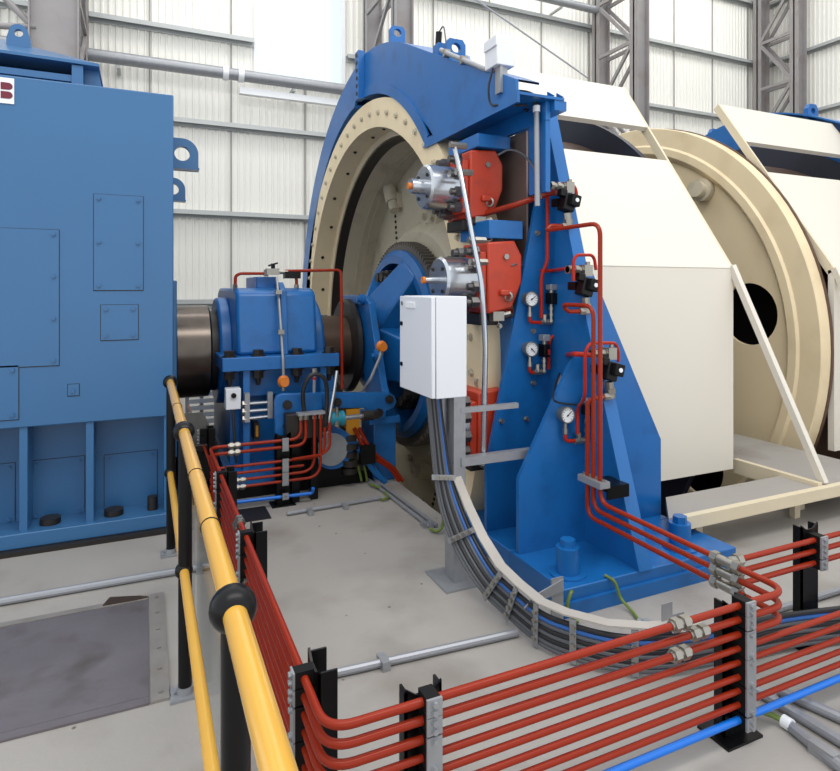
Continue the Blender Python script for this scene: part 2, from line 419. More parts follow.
# ================================================================ MOTOR
mo = thing('electric_motor', 'big light blue box motor with bolted covers at the far left', 'motor', (-1.1, AY, 0))
MX = 0.19
MB().box(-2.5, MX, 4.65, 7.35, 0.80, 3.06).build('housing', 'motor', mo, bevel=0.008)
MB().box(-2.45, MX - 0.02, 4.90, 7.10, 0.12, 0.82).build('lower_frame', 'motor', mo)
MB().box(-2.5, MX, 4.63, 7.37, 0.03, 0.125).build('base_flange', 'motor', mo, bevel=0.006)
MB().box(-2.5, MX + 0.02, 4.58, 7.4, 0.0, 0.03).build('grout_pad', 'dark', mo)
for x in (-0.711, -0.332, -1.09, -1.47, 0.15): MB().box(x - 0.022, x + 0.022, 4.665, 4.9, 0.125, 0.80).build('rib', 'motor', mo)
MB().box(MX, MX + 0.05, 5.25, 6.75, 0.35, 1.76).build('end_shield', 'motor', mo, bevel=0.01)
def cover(x0, y0, x1, y1, Y, nx=2, ny=2, left=None):
    a, b = on_y(x0, y0, Y), on_y(x1, y1, Y); X0 = a.x if left is None else left
    m = MB().box(X0, b.x, Y - 0.007, Y, b.z, a.z)
    MB().box(X0 - 0.004, b.x + 0.004, Y - 0.003, Y, b.z - 0.006, a.z + 0.003).build('cover_gasket', 'dark', mo)
    o = m.build('cover_panel', 'motor', mo)
    for i in range(nx):
        for j in range(ny):
            px = X0 + 0.03 + (b.x - X0 - 0.06) * i / max(1, nx - 1); pz = b.z + 0.03 + (a.z - b.z - 0.06) * j / max(1, ny - 1)
            MB().hexbolt((px, Y - 0.007, pz), (0, -1, 0), 0.011, 0.014).build('cover_bolt', 'motor', o)
cover(0, 228, 59, 365, 4.65, 3, 4, left=-1.3); cover(94, 194, 143, 290, 4.65, 2, 3); cover(101, 305, 138, 339, 4.65)
cover(0, 366, 18.5, 419, 4.65, 2, 2, left=-1.05); cover(68, 384.5, 79, 395, 4.65, 1, 1)
cover(31, 461, 84.5, 514, 4.9); cover(104.5, 455, 157, 506, 4.9); cover(-60, 470, 15, 523, 4.9)
for x, y in ((45, 532.5), (112.5, 521.5)):
    p = on_z(x, y, 0.15); MB().cyl((p.x, 4.76, 0.125), (p.x, 4.76, 0.165), 0.062, n=18).build('anchor_nut', 'dark', mo)
p = on_z(153, 516, 0.16); MB().cyl((p.x, 4.76, 0.125), (p.x, 4.76, 0.22), 0.034, n=16).build('anchor_stud', 'dark', mo)
# lifting lugs on the right end
for y, z in ((5.2, 2.76), (6.9, 2.73)):
    r = 0.135
    poly = [(MX, z - 0.11), (MX + 0.205, z - 0.11), (MX + 0.205, z)] + [(MX + 0.085 + 0.12 * math.cos(a), z + 0.12 * math.sin(a)) for a in [PI / 2 * i / 8 for i in range(1, 9)]] + [(MX, z + 0.12)]
    MB().plate_hole(poly, (MX + 0.085, z), 0.058, 'Y', y - 0.03, y + 0.03).box(MX, MX + 0.21, y - 0.06, y + 0.06, z - 0.125, z - 0.11).build('lifting_lug', 'motor', mo)
# ventilation hood on top
hx, hy0, hy1 = -0.37, 4.9, 6.9
zb = 3.06
c = MB()
top = [(-2.6, hy0 - 0.02, zb + 0.235), (hx + 0.08, hy0 - 0.02, zb + 0.205), (hx + 0.08, hy1, zb + 0.205), (-2.6, hy1, zb + 0.235)]
vs = c.verts(top + [(p[0], p[1], p[2] + 0.02) for p in top] + [(-2.6, hy0 + 0.62, zb + 0.54), (-0.98, hy0 + 0.62, zb + 0.52), (-0.98, hy1 - 0.6, zb + 0.52), (-2.6, hy1 - 0.6, zb + 0.54)])
for q in ((0, 3, 2, 1), (0, 1, 5, 4), (1, 2, 6, 5), (2, 3, 7, 6), (3, 0, 4, 7), (4, 5, 9, 8), (5, 6, 10, 9), (6, 7, 11, 10), (7, 4, 8, 11), (8, 9, 10, 11)): c.face([vs[i] for i in q])
c.build('hood_roof', 'motor', mo)
MB().box(-2.55, hx - 0.08, hy0 + 0.25, hy1 - 0.1, zb, zb + 0.2).build('louvre_core', 'dark', mo)
MB().prism([(hx - 0.03, zb), (hx + 0.108, zb), (hx + 0.07, zb + 0.204), (hx - 0.03, zb + 0.204)], 'Y', hy0 + 0.09, hy1 - 0.05).build('hood_side', 'motor', mo)
MB().box(hx - 0.09, hx - 0.02, hy0, hy0 + 0.05, zb, zb + 0.2).build('hood_post', 'motor', mo)
MB().bar((-2.55, hy0 + 0.06, zb + 0.11), (hx - 0.09, hy0 + 0.06, zb + 0.11), 0.08, 0.045).build('louvre_bar', 'motor', mo)
p = on_y(19, 47, 5.25); x, z = p.x, p.z
poly = [(x - 0.075, z - 0.03), (x + 0.075, z - 0.03), (x + 0.075, z + 0.05)] + [(x + 0.06 * math.cos(a), z + 0.10 + 0.06 * math.sin(a)) for a in [PI * i / 8 for i in range(9)]] + [(x - 0.075, z + 0.05)]
MB().plate_hole(poly, (x, z + 0.095), 0.028, 'Y', 5.23, 5.27).build('lifting_eye', 'motor', mo)
# maker's plate: three block letters cut by a white cross
a, b = on_y(0, 77.5, 4.65), on_y(14.3, 104.5, 4.65)
lx1, lz0, lz1 = b.x, b.z, on_y(14.3, 79, 4.65).z
pl = MB().box(lx1 - 0.42, lx1, 4.642, 4.65, lz0, lz1).build('maker_plate', 'white', mo)
m = MB(); H_ = (lz1 - lz0) * 0.62; zc = (lz0 + lz1) / 2; g = 0.006; wl = 0.125
def halfB(x0, z0, z1):
    mid = x0 + wl * 0.42
    m.prism([(x0, z0), (mid - g, z0), (mid - g, z1), (x0, z1)], 'Y', 4.638, 4.642)
    r = (z1 - z0) / 2; xe = x0 + wl * 0.98 - r
    m.prism([(mid + g, z0)] + [(xe + r * math.sin(t), (z0 + z1) / 2 - r * math.cos(t)) for t in [PI * i / 10 for i in range(11)]] + [(mid + g, z1)], 'Y', 4.638, 4.642)
for k in (1, 2):
    x0 = lx1 - 0.42 + 0.02 + k * 0.135
    halfB(x0, zc - H_ / 2, zc - g); halfB(x0, zc + g, zc + H_ / 2)
x0 = lx1 - 0.405; xm = x0 + wl / 2
for sgn in (-1, 1):
    e = xm + sgn * wl / 2; q = xm + sgn * g
    m.prism([(q, zc + g), (xm + sgn * wl * 0.26, zc + g), (xm + sgn * 0.016, zc + H_ / 2), (q, zc + H_ / 2)], 'Y', 4.638, 4.642)
    m.prism([(q, zc - H_ / 6), (xm + sgn * wl * 0.33, zc - H_ / 6), (xm + sgn * wl * 0.28, zc - g), (q, zc - g)], 'Y', 4.638, 4.642)
    m.prism([(xm + sgn * wl * 0.2, zc - H_ / 2), (e, zc - H_ / 2), (xm + sgn * wl * 0.36, zc - H_ / 6 - 2 * g), (xm + sgn * wl * 0.18, zc - H_ / 6 - 2 * g)], 'Y', 4.638, 4.642)
m.build('lettering', 'maroon', pl)

# ================================================================ SHAFT AND BEARING
sh = thing('drive_shaft', 'polished steel shaft coupling between the light blue motor and bearing', 'shaft', (1.0, AY, 0.7))
MB().lathe([(0.245, 0.0), (0.245, 0.40), (0.26, 0.42), (0.53, 0.42), (0.545, 0.40), (0.545, 0.0)], (0, AY, AZ), closed=False, n=64).build('coupling_drum', 'shaft', sh)
MB().cyl((0.545, AY, AZ), (0.60, AY, AZ), 0.37, n=48).build('coupling_hub', 'dark', sh)
MB().cyl((0.6, AY, AZ), (2.3, AY, AZ), 0.21, n=32).build('shaft_core', 'dark', sh)
MB().cyl((1.53, AY, AZ), (1.84, AY, AZ), 0.30, n=40).build('collar', 'brown', sh)
MB().lathe([(1.84, 0.2), (1.84, 0.44), (1.86, 0.47), (1.90, 0.47), (1.92, 0.44), (1.92, 0.2)], (0, AY, AZ), n=64).build('collar_disc', 'dark', sh)

be = thing('bearing_pedestal', 'blue split bearing housing on a pedestal between motor and drum', 'bearing', (1.05, AY, 0))
MB().prism([(5.22, 1.14), (5.30, 1.66), (5.42, 1.70), (6.58, 1.70), (6.70, 1.66), (6.78, 1.14)], 'X', 0.70, 1.38).build('bearing_cap', 'blue', be, bevel=0.03)
MB().prism([(5.17, 1.14), (5.24, 1.68), (5.38, 1.75), (6.62, 1.75), (6.76, 1.68), (6.83, 1.14)], 'X', 1.06, 1.11).build('cap_rib', 'blue', be, bevel=0.005)
MB().box(0.90, 1.07, 5.5, 6.1, 1.69, 1.80).build('inspection_cover', 'blue', be, bevel=0.01)
MB().cyl((0.60, AY, AZ), (0.71, AY, AZ), 0.49, n=56).build('bearing_shell', 'blue', be, bevel=0.02)
MB().cyl((1.37, AY, AZ), (1.53, AY, AZ), 0.49, n=56).build('bearing_shell', 'blue', be, bevel=0.03)
MB().box(0.567, 1.53, 5.08, 6.92, 1.03, 1.14).build('split_flange', 'blue', be, bevel=0.006)
MB().box(0.66, 1.46, 5.35, 6.65, 0.22, 1.04).build('lower_housing', 'blue', be)
for x in (0.76, 1.40): MB().box(x - 0.025, x + 0.025, 5.12, 5.4, 0.12, 1.03).build('web', 'blue', be)
MB().box(0.785, 1.375, 5.24, 5.28, 0.80, 1.03).build('web_plate', 'blue', be)
MB().box(0.60, 1.60, 5.1, 6.9, 0.10, 0.22).build('foot', 'blue', be, bevel=0.006)
MB().box(0.35, 2.02, 5.1, 6.95, 0.0, 0.10).build('base_beam', 'black', be)
for x in (0.63, 0.86, 1.18, 1.46):
    for z, s_ in ((1.14, 1), (1.03, -1)):
        m = MB(); m.hexbolt((x, 5.16, z), (0, 0, s_), 0.045, 0.05 if s_ > 0 else 0.07)
        if s_ < 0: m.cyl((x, 5.16, 0.96), (x, 5.16, 0.9), 0.028, 0.015, n=12)
        m.build('flange_nut', 'dark', be)

def sensor(path, head, label, r=0.012):
    t = thing('temperature_sensor', label, 'sensor', head - Vector((0, 0, 0.06)))
    MB().tube(path, r, 0.03, n=10).build('conduit', 'galv', t)
    m = MB(); m.ball(head, 0.05, 16, (1, 0.7, 1.05)).cyl(head + Vector((0, -0.05, 0)), head + Vector((0, -0.02, 0)), 0.038, n=14)
    m.build('sensor_head', 'orangesensor', t)
    MB().cyl(head - Vector((0, 0, 0.075)), head - Vector((0, 0, 0.045)), 0.018, n=10).build('cable_gland', 'zinc', t)
    return t
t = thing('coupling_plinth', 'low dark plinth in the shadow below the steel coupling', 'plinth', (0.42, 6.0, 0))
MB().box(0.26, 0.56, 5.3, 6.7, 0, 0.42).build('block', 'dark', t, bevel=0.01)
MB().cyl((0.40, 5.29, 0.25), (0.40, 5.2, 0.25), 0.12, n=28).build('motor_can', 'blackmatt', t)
t = thing('slatted_stand', 'low white slatted stand seen in the gap below the steel coupling', 'stand', (0.64, 7.65, 0))
for k in range(6): MB().box(0.48, 0.80, 7.6, 7.64, 0.03 + 0.08 * k, 0.08 + 0.08 * k).build('slat', 'white', t)
for x in (0.46, 0.62, 0.82): MB().box(x - 0.02, x + 0.02, 7.64, 7.70, 0, 0.52).build('upright', 'girt', t)
hd = on_y(283.5, 381.5, 5.05)
ts = sensor([on_y(276.5, 277, 5.33), on_y(279, 300, 5.22), on_y(283, 360, 5.05), hd + Vector((0, 0, 0.05))], hd, 'orange round sensor head hanging below the steel conduit on the bearing')
for y, Y in ((292, 5.2), (332, 5.11)): p = on_y(278.5 + (y - 292) * 0.06, y, Y); MB().box(p.x - 0.025, p.x + 0.025, Y - 0.02, Y + 0.03, p.z - 0.018, p.z + 0.018).build('pipe_clip', 'zinc', ts)
hd = on_x(381.5, 346.5, 1.9)
sensor([on_x(361, 393, 1.75), on_x(370, 380, 1.8), on_x(380, 357, 1.88), hd], hd, 'orange round sensor head on the blue clutch yoke above a grey hose', 0.014)

t = thing('lubrication_pipe', 'thin red oil pipe arching over the top of the blue bearing', 'pipe', (1.1, 5.4, 1.8))
Y = 5.45
MB().tube([on_y(235, 289, Y), on_y(235.5, 276, Y), on_y(240, 273.5, Y), on_y(268, 273.5, Y)], 0.014, 0.04).build('pipe_run', 'red', t)
MB().tube([on_y(285, 271, Y), on_y(341, 270, Y), on_y(341.5, 300, Y - 0.1), on_y(342, 389, 5.2)], 0.014, 0.05).build('pipe_run', 'red', t)
MB().tube([on_y(292, 271, Y), on_y(296.5, 278, Y), on_y(296.5, 289, Y)], 0.014, 0.03).build('pipe_run', 'red', t)
m = MB()
for x, y in ((235, 288), (296.5, 288), (266, 273)): p = on_y(x, y, Y); m.cyl(p - Vector((0, 0, 0.03)), p + Vector((0, 0, 0.03)), 0.022, n=6)
m.build('pipe_fitting', 'zinc', t)
p = on_y(273, 271.5, Y)
t = thing('lubrication_valve', 'small silver and black valve at the top centre of the bearing', 'valve', p - Vector((0, 0, 0.06)))
MB().box(p.x - 0.06, p.x + 0.05, Y - 0.035, Y + 0.035, p.z - 0.03, p.z + 0.025).cyl(p + Vector((-0.05, 0, 0)), p + Vector((0.13, 0, -0.005)), 0.02, n=10).build('valve_body', 'zinc', t)
MB().cyl(p + Vector((0.0, 0, 0.02)), p + Vector((0.0, 0, 0.07)), 0.018, n=10).bar(p + Vector((-0.04, 0, 0.05)), p + Vector((0.04, 0, 0.075)), 0.03, 0.015).build('valve_handle', 'black', t)
MB().box(p.x + 0.10, p.x + 0.24, Y - 0.03, Y + 0.06, p.z - 0.06, p.z + 0.0).build('solenoid_coil', 'black', t)

p = on_y(232.5, 398, 5.08)
t = thing('switch_box', 'small light grey box on the left side of the bearing pedestal', 'box', (p.x, 5.08, p.z - 0.09))
MB().box(p.x - 0.058, p.x + 0.058, 5.02, 5.12, p.z - 0.083, p.z + 0.083).build('enclosure', 'cabinet', t, bevel=0.006)
MB().cyl((p.x, 5.02, p.z + 0.03), (p.x, 5.0, p.z + 0.03), 0.02, n=14).build('push_button', 'black', t)
m = MB().curve([(p.x, 5.04, p.z - 0.08), (p.x + 0.005, 5.02, p.z - 0.25), (p.x + 0.02, 5.0, p.z - 0.5)], 0.012).build('lead', 'cableblack', t)

t = thing('tube_rack', 'three short steel tubes in two clamps on the bearing front', 'tubes', on_y(262, 420, 5.1))
for y0, y1 in ((404, 402), (411.5, 409.5), (419, 416)):
    MB().cyl(on_y(243, y0, 5.1), on_y(272, y1, 5.1), 0.016, n=10).build('tube', 'steel', t)
    MB().cyl(on_y(242, y0, 5.1), on_y(246, y0, 5.1), 0.028, n=6).build('end_nut', 'zinc', t)
for x, ya, yb in ((247, 393, 422), (270, 392, 418)): a, b = on_y(x, ya, 5.09), on_y(x, yb, 5.09); MB().box(a.x - 0.02, a.x + 0.02, 5.075, 5.125, b.z, a.z).build('clamp_bar', 'galv', t)
a, b = on_y(256.5, 422, 5.2), on_y(256.5, 439, 5.2)
t = thing('oil_level_gauge', 'slim upright oil level gauge under the three steel tubes', 'gauge', (a.x, 5.2, b.z))
MB().box(a.x - 0.02, a.x + 0.02, 5.18, 5.36, b.z, a.z).build('gauge_frame', 'dark', t)
MB().box(a.x - 0.010, a.x + 0.010, 5.172, 5.182, b.z + 0.025, a.z - 0.025).build('sight_glass', 'yellowpart', t)

# ================================================================ FIRST DRUM, CLUTCH
d1 = thing('hoist_drum', 'big cream hoist drum with bolted rim beside the bearing, under the near blue guard', 'drum', (3.3, AY, AZ - 2.55))
O0 = (0, AY, AZ)
MB().lathe([(2.05, 2.18), (2.05, 2.45), (2.30, 2.45), (2.378, 2.45), (2.378, 2.13), (2.31, 2.13), (2.29, 2.18)], O0, n=96).build('bolted_rim', 'cream', d1, sharp=25)
for k in range(60):
    a = 2 * PI * k / 60
    MB().hexbolt((2.05, AY + 2.315 * math.cos(a), AZ + 2.315 * math.sin(a)), (-1, 0, 0), 0.022, 0.022).build('rim_bolt', 'creamdull', d1)
for k in range(30):
    a = 2 * PI * k / 30 + 0.05
    MB().hexbolt((2.16 + 0.05 * (k % 2), AY + 2.18 * math.cos(a), AZ + 2.18 * math.sin(a)), (0, -math.cos(a), -math.sin(a)), 0.016, 0.014).build('inner_bolt', 'dark', d1)
MB().lathe([(2.38, 2.12), (2.38, 2.55), (2.44, 2.55), (2.44, 2.12)], O0, n=96).build('brake_disc', 'discsteel', d1)
MB().lathe([(2.322, 2.098), (2.322, 2.118), (2.438, 2.118), (2.438, 2.098)], O0, n=96).build('shadow_gap_ring', 'dark', d1)  # added dark ring, gives the shadow gap behind the rim as colour
m = MB().lathe([(2.44, 2.10), (2.85, 2.10), (2.85, 2.13), (2.44, 2.13)], O0, n=96)
for X in (2.62, 2.70): m.lathe([(X, 2.085), (X + 0.025, 2.085), (X + 0.025, 2.11), (X, 2.11)], O0, n=96)
m.build('inner_barrel', 'creamdull', d1)
MB().lathe([(2.5, 2.14), (2.5, 2.24), (4.14, 2.24), (4.14, 2.14)], O0, n=96).build('wound_rope', 'rope', d1)
MB().lathe([(4.14, 0.3), (4.14, 2.48), (4.20, 2.48), (4.20, 0.3)], O0, n=96).build('end_flange', 'navy', d1)
MB().lathe([(2.85, 0.25), (2.85, 2.13), (2.90, 2.13), (2.90, 0.25)], O0, n=96).build('web_plate', 'creamdull', d1)
m = MB().lathe([(2.62, 0.9), (2.62, 1.18), (2.66, 1.24), (2.85, 1.36), (2.85, 0.9)], O0, n=64)
m.build('hub_flange', 'creamdull', d1)
for k in range(6):
    a = math.radians(98 + 60 * k)
    m = MB(); c = Vector((2.72, AY + 1.34 * math.cos(a), AZ + 1.34 * math.sin(a)))
    m.cyl(c + Vector((0.13, 0, 0)), c, 0.21, 0.18, n=28)
    for j in range(4):
        b = a + j * PI / 2; m.hexbolt(c + Vector((0, 0.1 * math.cos(b), 0.1 * math.sin(b))), (-1, 0, 0), 0.035, 0.04)
    m.build('drive_lug', 'creamdull', d1)
for k in range(5):
    a = math.radians(60 + 72 * k); c = Vector((2.85, AY + 1.9 * math.cos(a), AZ + 1.9 * math.sin(a)))
    r_ = Vector((0, math.cos(a), math.sin(a)))
    m = MB().cyl(c + r_ * 0.2 + Vector((-0.09, 0, 0)), c - r_ * 0.03 + Vector((-0.09, 0, 0)), 0.085, n=20).cyl(c - r_ * 0.03 + Vector((-0.09, 0, 0)), c - r_ * 0.15 + Vector((-0.09, 0, 0)), 0.06, n=20)
    m.box(c.x - 0.06, c.x, c.y - 0.09, c.y + 0.09, c.z - 0.09, c.z + 0.09); m.build('rope_anchor', 'creamdull', d1)
    m = MB()
    for j in range(7):
        b = a - 0.22 + 0.02 * j; rr = 1.45 + 0.06 * j; m.cyl((2.85, AY + rr * math.cos(b), AZ + rr * math.sin(b)), (2.835, AY + rr * math.cos(b), AZ + rr * math.sin(b)), 0.018, n=8)
    m.build('web_bolts', 'dark', d1)

cs = thing('clutch_spider', 'blue spoked clutch wheel with dark toothed rim inside the cream drum', 'clutch', (2.4, AY, AZ - 1.06))
m = MB(); T = 110; row = []
for X in (2.46, 2.60):
    row.append(m.verts([(X, AY + (1.07 if i % 4 < 2 else 1.03) * math.cos(2 * PI * i / (4 * T)), AZ + (1.07 if i % 4 < 2 else 1.03) * math.sin(2 * PI * i / (4 * T))) for i in range(4 * T)]))
inn = [m.verts([(X, AY + 0.96 * math.cos(2 * PI * i / (4 * T)), AZ + 0.96 * math.sin(2 * PI * i / (4 * T))) for i in range(4 * T)]) for X in (2.46, 2.60)]
N4 = 4 * T
for i in range(N4):
    j = (i + 1) % N4
    m.face([row[0][i], row[0][j], row[1][j], row[1][i]]); m.face([inn[0][i], inn[1][i], inn[1][j], inn[0][j]])
    m.face([row[0][i], inn[0][i], inn[0][j], row[0][j]]); m.face([row[1][i], row[1][j], inn[1][j], inn[1][i]])
m.build('toothed_ring', 'gear', cs)
MB().lathe([(2.38, 0.84), (2.38, 0.92), (2.42, 0.98), (2.58, 0.98), (2.58, 0.84)], O0, n=72).build('wheel_rim', 'blue', cs)
MB().lathe([(2.54, 0.1), (2.54, 0.85), (2.58, 0.85), (2.58, 0.1)], O0, n=64).build('back_plate', 'navy', cs)
MB().lathe([(1.99, 0.15), (1.99, 0.34), (2.05, 0.40), (2.50, 0.46), (2.54, 0.46), (2.54, 0.15)], O0, n=56).build('wheel_hub', 'blue', cs)
for k in range(5):
    a = math.radians(119 + 72 * k); r_ = Vector((0, math.cos(a), math.sin(a))); s_ = Vector((0, -math.sin(a), math.cos(a))); o = Vector(O0)
    m = MB(); v = []
    for rr, hw, xf in ((0.28, 0.27, 2.03), (0.9, 0.17, 2.38)):
        for X in (xf, 2.56):
            for sg in (-1, 1): v.append(o + r_ * rr + s_ * hw * sg + Vector((X, 0, 0)))
    vs = m.verts(v)
    for q in ((0, 1, 3, 2), (4, 6, 7, 5), (0, 4, 5, 1), (2, 3, 7, 6), (0, 2, 6, 4), (1, 5, 7, 3)): m.face([vs[i] for i in q])
    m.build('spoke', 'blue', cs, bevel=0.02)
    a2 = a + math.radians(36)
    for j, (rr, da) in enumerate(((0.72, 0.16), (0.70, -0.02), (0.66, -0.2))):
        c = o + Vector((2.34, rr * math.cos(a2 - da), rr * math.sin(a2 - da)))
        MB().cyl(c, c + Vector((0.21, 0, 0)), 0.075, n=18).cyl(c - Vector((0.06, 0, 0)), c, 0.055, n=6).build('drive_pin', 'dark', cs)

# yoke that shifts the clutch
cy = thing('clutch_yoke', 'blue upright yoke bar clasping the dark shaft collar', 'yoke', on_x(372, 398, 1.96))
pts = [(357, 297), (366, 296), (371, 303), (373, 320), (383, 385), (386, 397), (367, 397), (365, 360), (361, 325), (356, 308)]
MB().prism([(on_x(x, y, 1.95).y, on_x(x, y, 1.95).z) for x, y in pts], 'X', 1.93, 1.995).build('yoke_bar', 'blue', cy, bevel=0.006)
a, b = on_x(346, 295, 1.93), on_x(362, 304, 1.93)
MB().box(1.90, 1.97, b.y, a.y, b.z, a.z).build('yoke_arm', 'blue', cy, bevel=0.006)
for x, y in ((363.5, 299.5), (378, 356)):
    p = on_x(x, y, 1.93); MB().cyl(p, p - Vector((0.04, 0, 0)), 0.052, n=20).hexbolt(p - Vector((0.04, 0, 0)), (-1, 0, 0), 0.028, 0.03).build('yoke_pin', 'blue', cy)
MB().tube([on_x(371, 305, 2.0), on_x(377, 320, 2.0), on_x(380, 345, 2.0)], 0.015, 0.05).build('oil_line', 'brown', cy)

Y = 4.93
ca = thing('clutch_actuator', 'blue plate frame with long lever arm and dark pins in front of the bearing', 'machine', on_y(330, 470, 5.0))
pl_ = lambda pts, Y: [(on_y(x, y, Y).x, on_y(x, y, Y).z) for x, y in pts]
MB().prism(pl_([(275, 437), (275, 401), (277, 396), (282, 394), (322, 393), (322, 437)], Y), 'Y', Y, Y + 0.05).build('side_plate', 'blue', ca, bevel=0.005)
MB().prism(pl_([(322, 394), (392, 394), (397, 397), (399, 403), (396, 409), (388, 412), (388, 418), (384, 421), (378, 422), (374, 419), (372, 413), (366, 409), (313, 410), (313, 394)], Y), 'Y', Y + 0.052, Y + 0.12).build('lever_arm', 'blue', ca, bevel=0.005)
for x, y in ((287, 404.5), (287, 426), (338.5, 403), (391, 400), (380.5, 413.5)):
    p = on_y(x, y, Y); yy = Y if x < 320 else Y + 0.052
    MB().cyl((p.x, yy, p.z), (p.x, yy - 0.03, p.z), 0.036, n=22).cyl((p.x, yy - 0.03, p.z), (p.x, yy - 0.045, p.z), 0.022, n=18).build('pivot_pin', 'dark', ca)
a, b = on_y(374, 424, 5.05), on_y(396.5, 470, 5.05); MB().box(a.x, b.x, 5.06, 5.4, 0.0, a.z).build('pillar', 'blue', ca, bevel=0.01)
a = on_y(369, 420, 5.04); MB().box(a.x, b.x + 0.02, 5.02, 5.42, a.z - 0.04, a.z + 0.02).build('pillar_cap', 'blue', ca)
a, b = on_y(275, 438, Y), on_y(322, 471, Y); MB().box(a.x + 0.02, b.x + 0.25, 5.02, 5.09, 0.10, a.z).build('base_block', 'black', ca)
c = on_y(333, 448, 5.0); m = MB().cyl((c.x, 4.97, c.z), (c.x, 5.08, c.z), 0.17, n=40); m.build('side_motor_flange', 'blue', ca)
MB().cyl((c.x - 0.02, 4.95, c.z), (c.x - 0.02, 4.972, c.z), 0.135, n=36).build('side_motor_face', 'galv', ca)
m = MB()
for k in range(5):
    z = 0.12 + k * 0.07; p = on_y(350, 440, 5.0); m.cyl((p.x, 5.02, z), (p.x, 5.02, z + 0.05), 0.085 if k % 2 else 0.065, n=20)
m.build('spring_stack', 'dark', ca)
p = on_y(352, 420, 5.02); MB().box(p.x - 0.06, p.x + 0.06, 4.99, 5.1, p.z - 0.13, p.z + 0.1).build('spring_bracket', 'yellowpart', ca)

t = thing('hydraulic_cylinder', 'teal hydraulic cylinder with chromed rod below the blue lever arm', 'cylinder', on_y(345, 424, 4.88))
a, b = on_y(326, 419, 4.88), on_y(343.5, 418, 4.88)
MB().cyl(a, b, 0.055, n=28).cyl(b - Vector((0.03, 0, 0)), b, 0.062, n=28).build('barrel', 'teal', t)
MB().cyl(b, on_y(363, 416, 4.88), 0.02, n=16).build('piston_rod', 'steel', t)
p = on_y(367, 415.5, 4.88); MB().cyl(p - Vector((0.04, 0, 0)), p + Vector((0.05, 0, 0)), 0.042, n=16).box(p.x + 0.03, p.x + 0.1, 4.85, 4.93, p.z - 0.03, p.z + 0.03).build('rod_clevis', 'dark', t)
p = on_y(337, 416, 4.84); MB().cyl(p - Vector((0, 0, 0.06)), p + Vector((0, 0, 0.07)), 0.013, n=10).cyl(p - Vector((0, 0, 0.07)), p - Vector((0, 0, 0.04)), 0.02, n=6).build('grease_nipple', 'zinc', t)
tag(MB().curve([on_y(304.5, 415, 4.85), on_y(303, 392, 4.82), on_y(309, 377, 4.8), on_y(318, 374.5, 4.8), on_y(325, 380, 4.8), on_y(327, 395, 4.82), on_y(325.5, 430, 4.83)], 0.018).build('flexible_hose', 'cableblack'), 'black flexible hose looping up in front of the bearing pedestal', 'hose')
tag(MB().curve([on_y(337, 371, 4.9), on_y(334, 392, 4.86), on_y(330, 415, 4.83), on_y(328.5, 431, 4.83)], 0.015).build('braided_hose', 'steel'), 'silver braided hose slanting down past the right end of the bearing', 'hose')
p = on_y(326.5, 434, 4.82)
t = thing('hose_block', 'small grey clamp block joining black and braided hoses above red tubes', 'fitting', p - Vector((0, 0, 0.03)))
MB().box(p.x - 0.035, p.x + 0.035, 4.80, 4.84, p.z - 0.02, p.z + 0.02).build('block', 'galv', t, bevel=0.003)
m = MB()
for dx in (-0.02, 0.02): m.hexbolt((p.x + dx, 4.80, p.z), (0, -1, 0), 0.008, 0.01)
m.build('screw', 'zinc', t)
p = on_y(314.5, 380, 5.0)
t = thing('level_indicator', 'little glass indicator with red float between bearing flange and lever', 'gauge', on_y(314, 392, 5.0))
MB().cyl(on_y(314, 393, 5.0), on_y(314.5, 371, 5.0), 0.014, n=12).build('glass_tube', 'galv', t)
MB().cyl(on_y(314.3, 379.5, 5.0), on_y(314.4, 377, 5.0), 0.017, n=12).build('red_float', 'redsmall', t)
MB().cyl(on_y(314.5, 372, 5.0), on_y(314.5, 368.5, 5.0), 0.024, n=6).build('cap', 'zinc', t)

# ================================================================ BLUE DISC GUARD
gu = thing('disc_guard', 'near blue arched guard over the cream brake drum, with bolted vertical joint', 'guard', (2.3, 5.6, 0.0))
GF, RF = (5.75, 1.15), 2.93; GI, RI = (6.08, 1.54), 2.10; GB, RB = (6.0, 1.12), 3.06
def P3(c, r, a, X): return (X, c[0] + r * math.cos(a), c[1] + r * math.sin(a))
def shell(a0, a1, n=60):
    m = MB(); rows = []
    for i in range(n + 1):
        a = a0 + (a1 - a0) * i / n
        rows.append(m.verts([P3(GI, RI, a, 2.30), P3(GI, RI, a, 2.05), P3(GF, RF, a, 2.05), P3(GB, RB, a, 2.60), P3(GB, RB - 0.03, a, 2.60), P3(GF, RF - 0.03, a, 2.08), P3(GI, RI + 0.03, a, 2.08), P3(GI, RI + 0.03, a, 2.30)]))
    for A, B in zip(rows, rows[1:]):
        for j in range(8): m.face([A[j], A[(j + 1) % 8], B[(j + 1) % 8], B[j]])
    m.face(rows[0]); m.face(rows[-1][::-1])
    return m
shell(math.radians(-38), math.acos((6.0 - GF[0]) / RF)).build('rear_half', 'blue', gu, sharp=40)
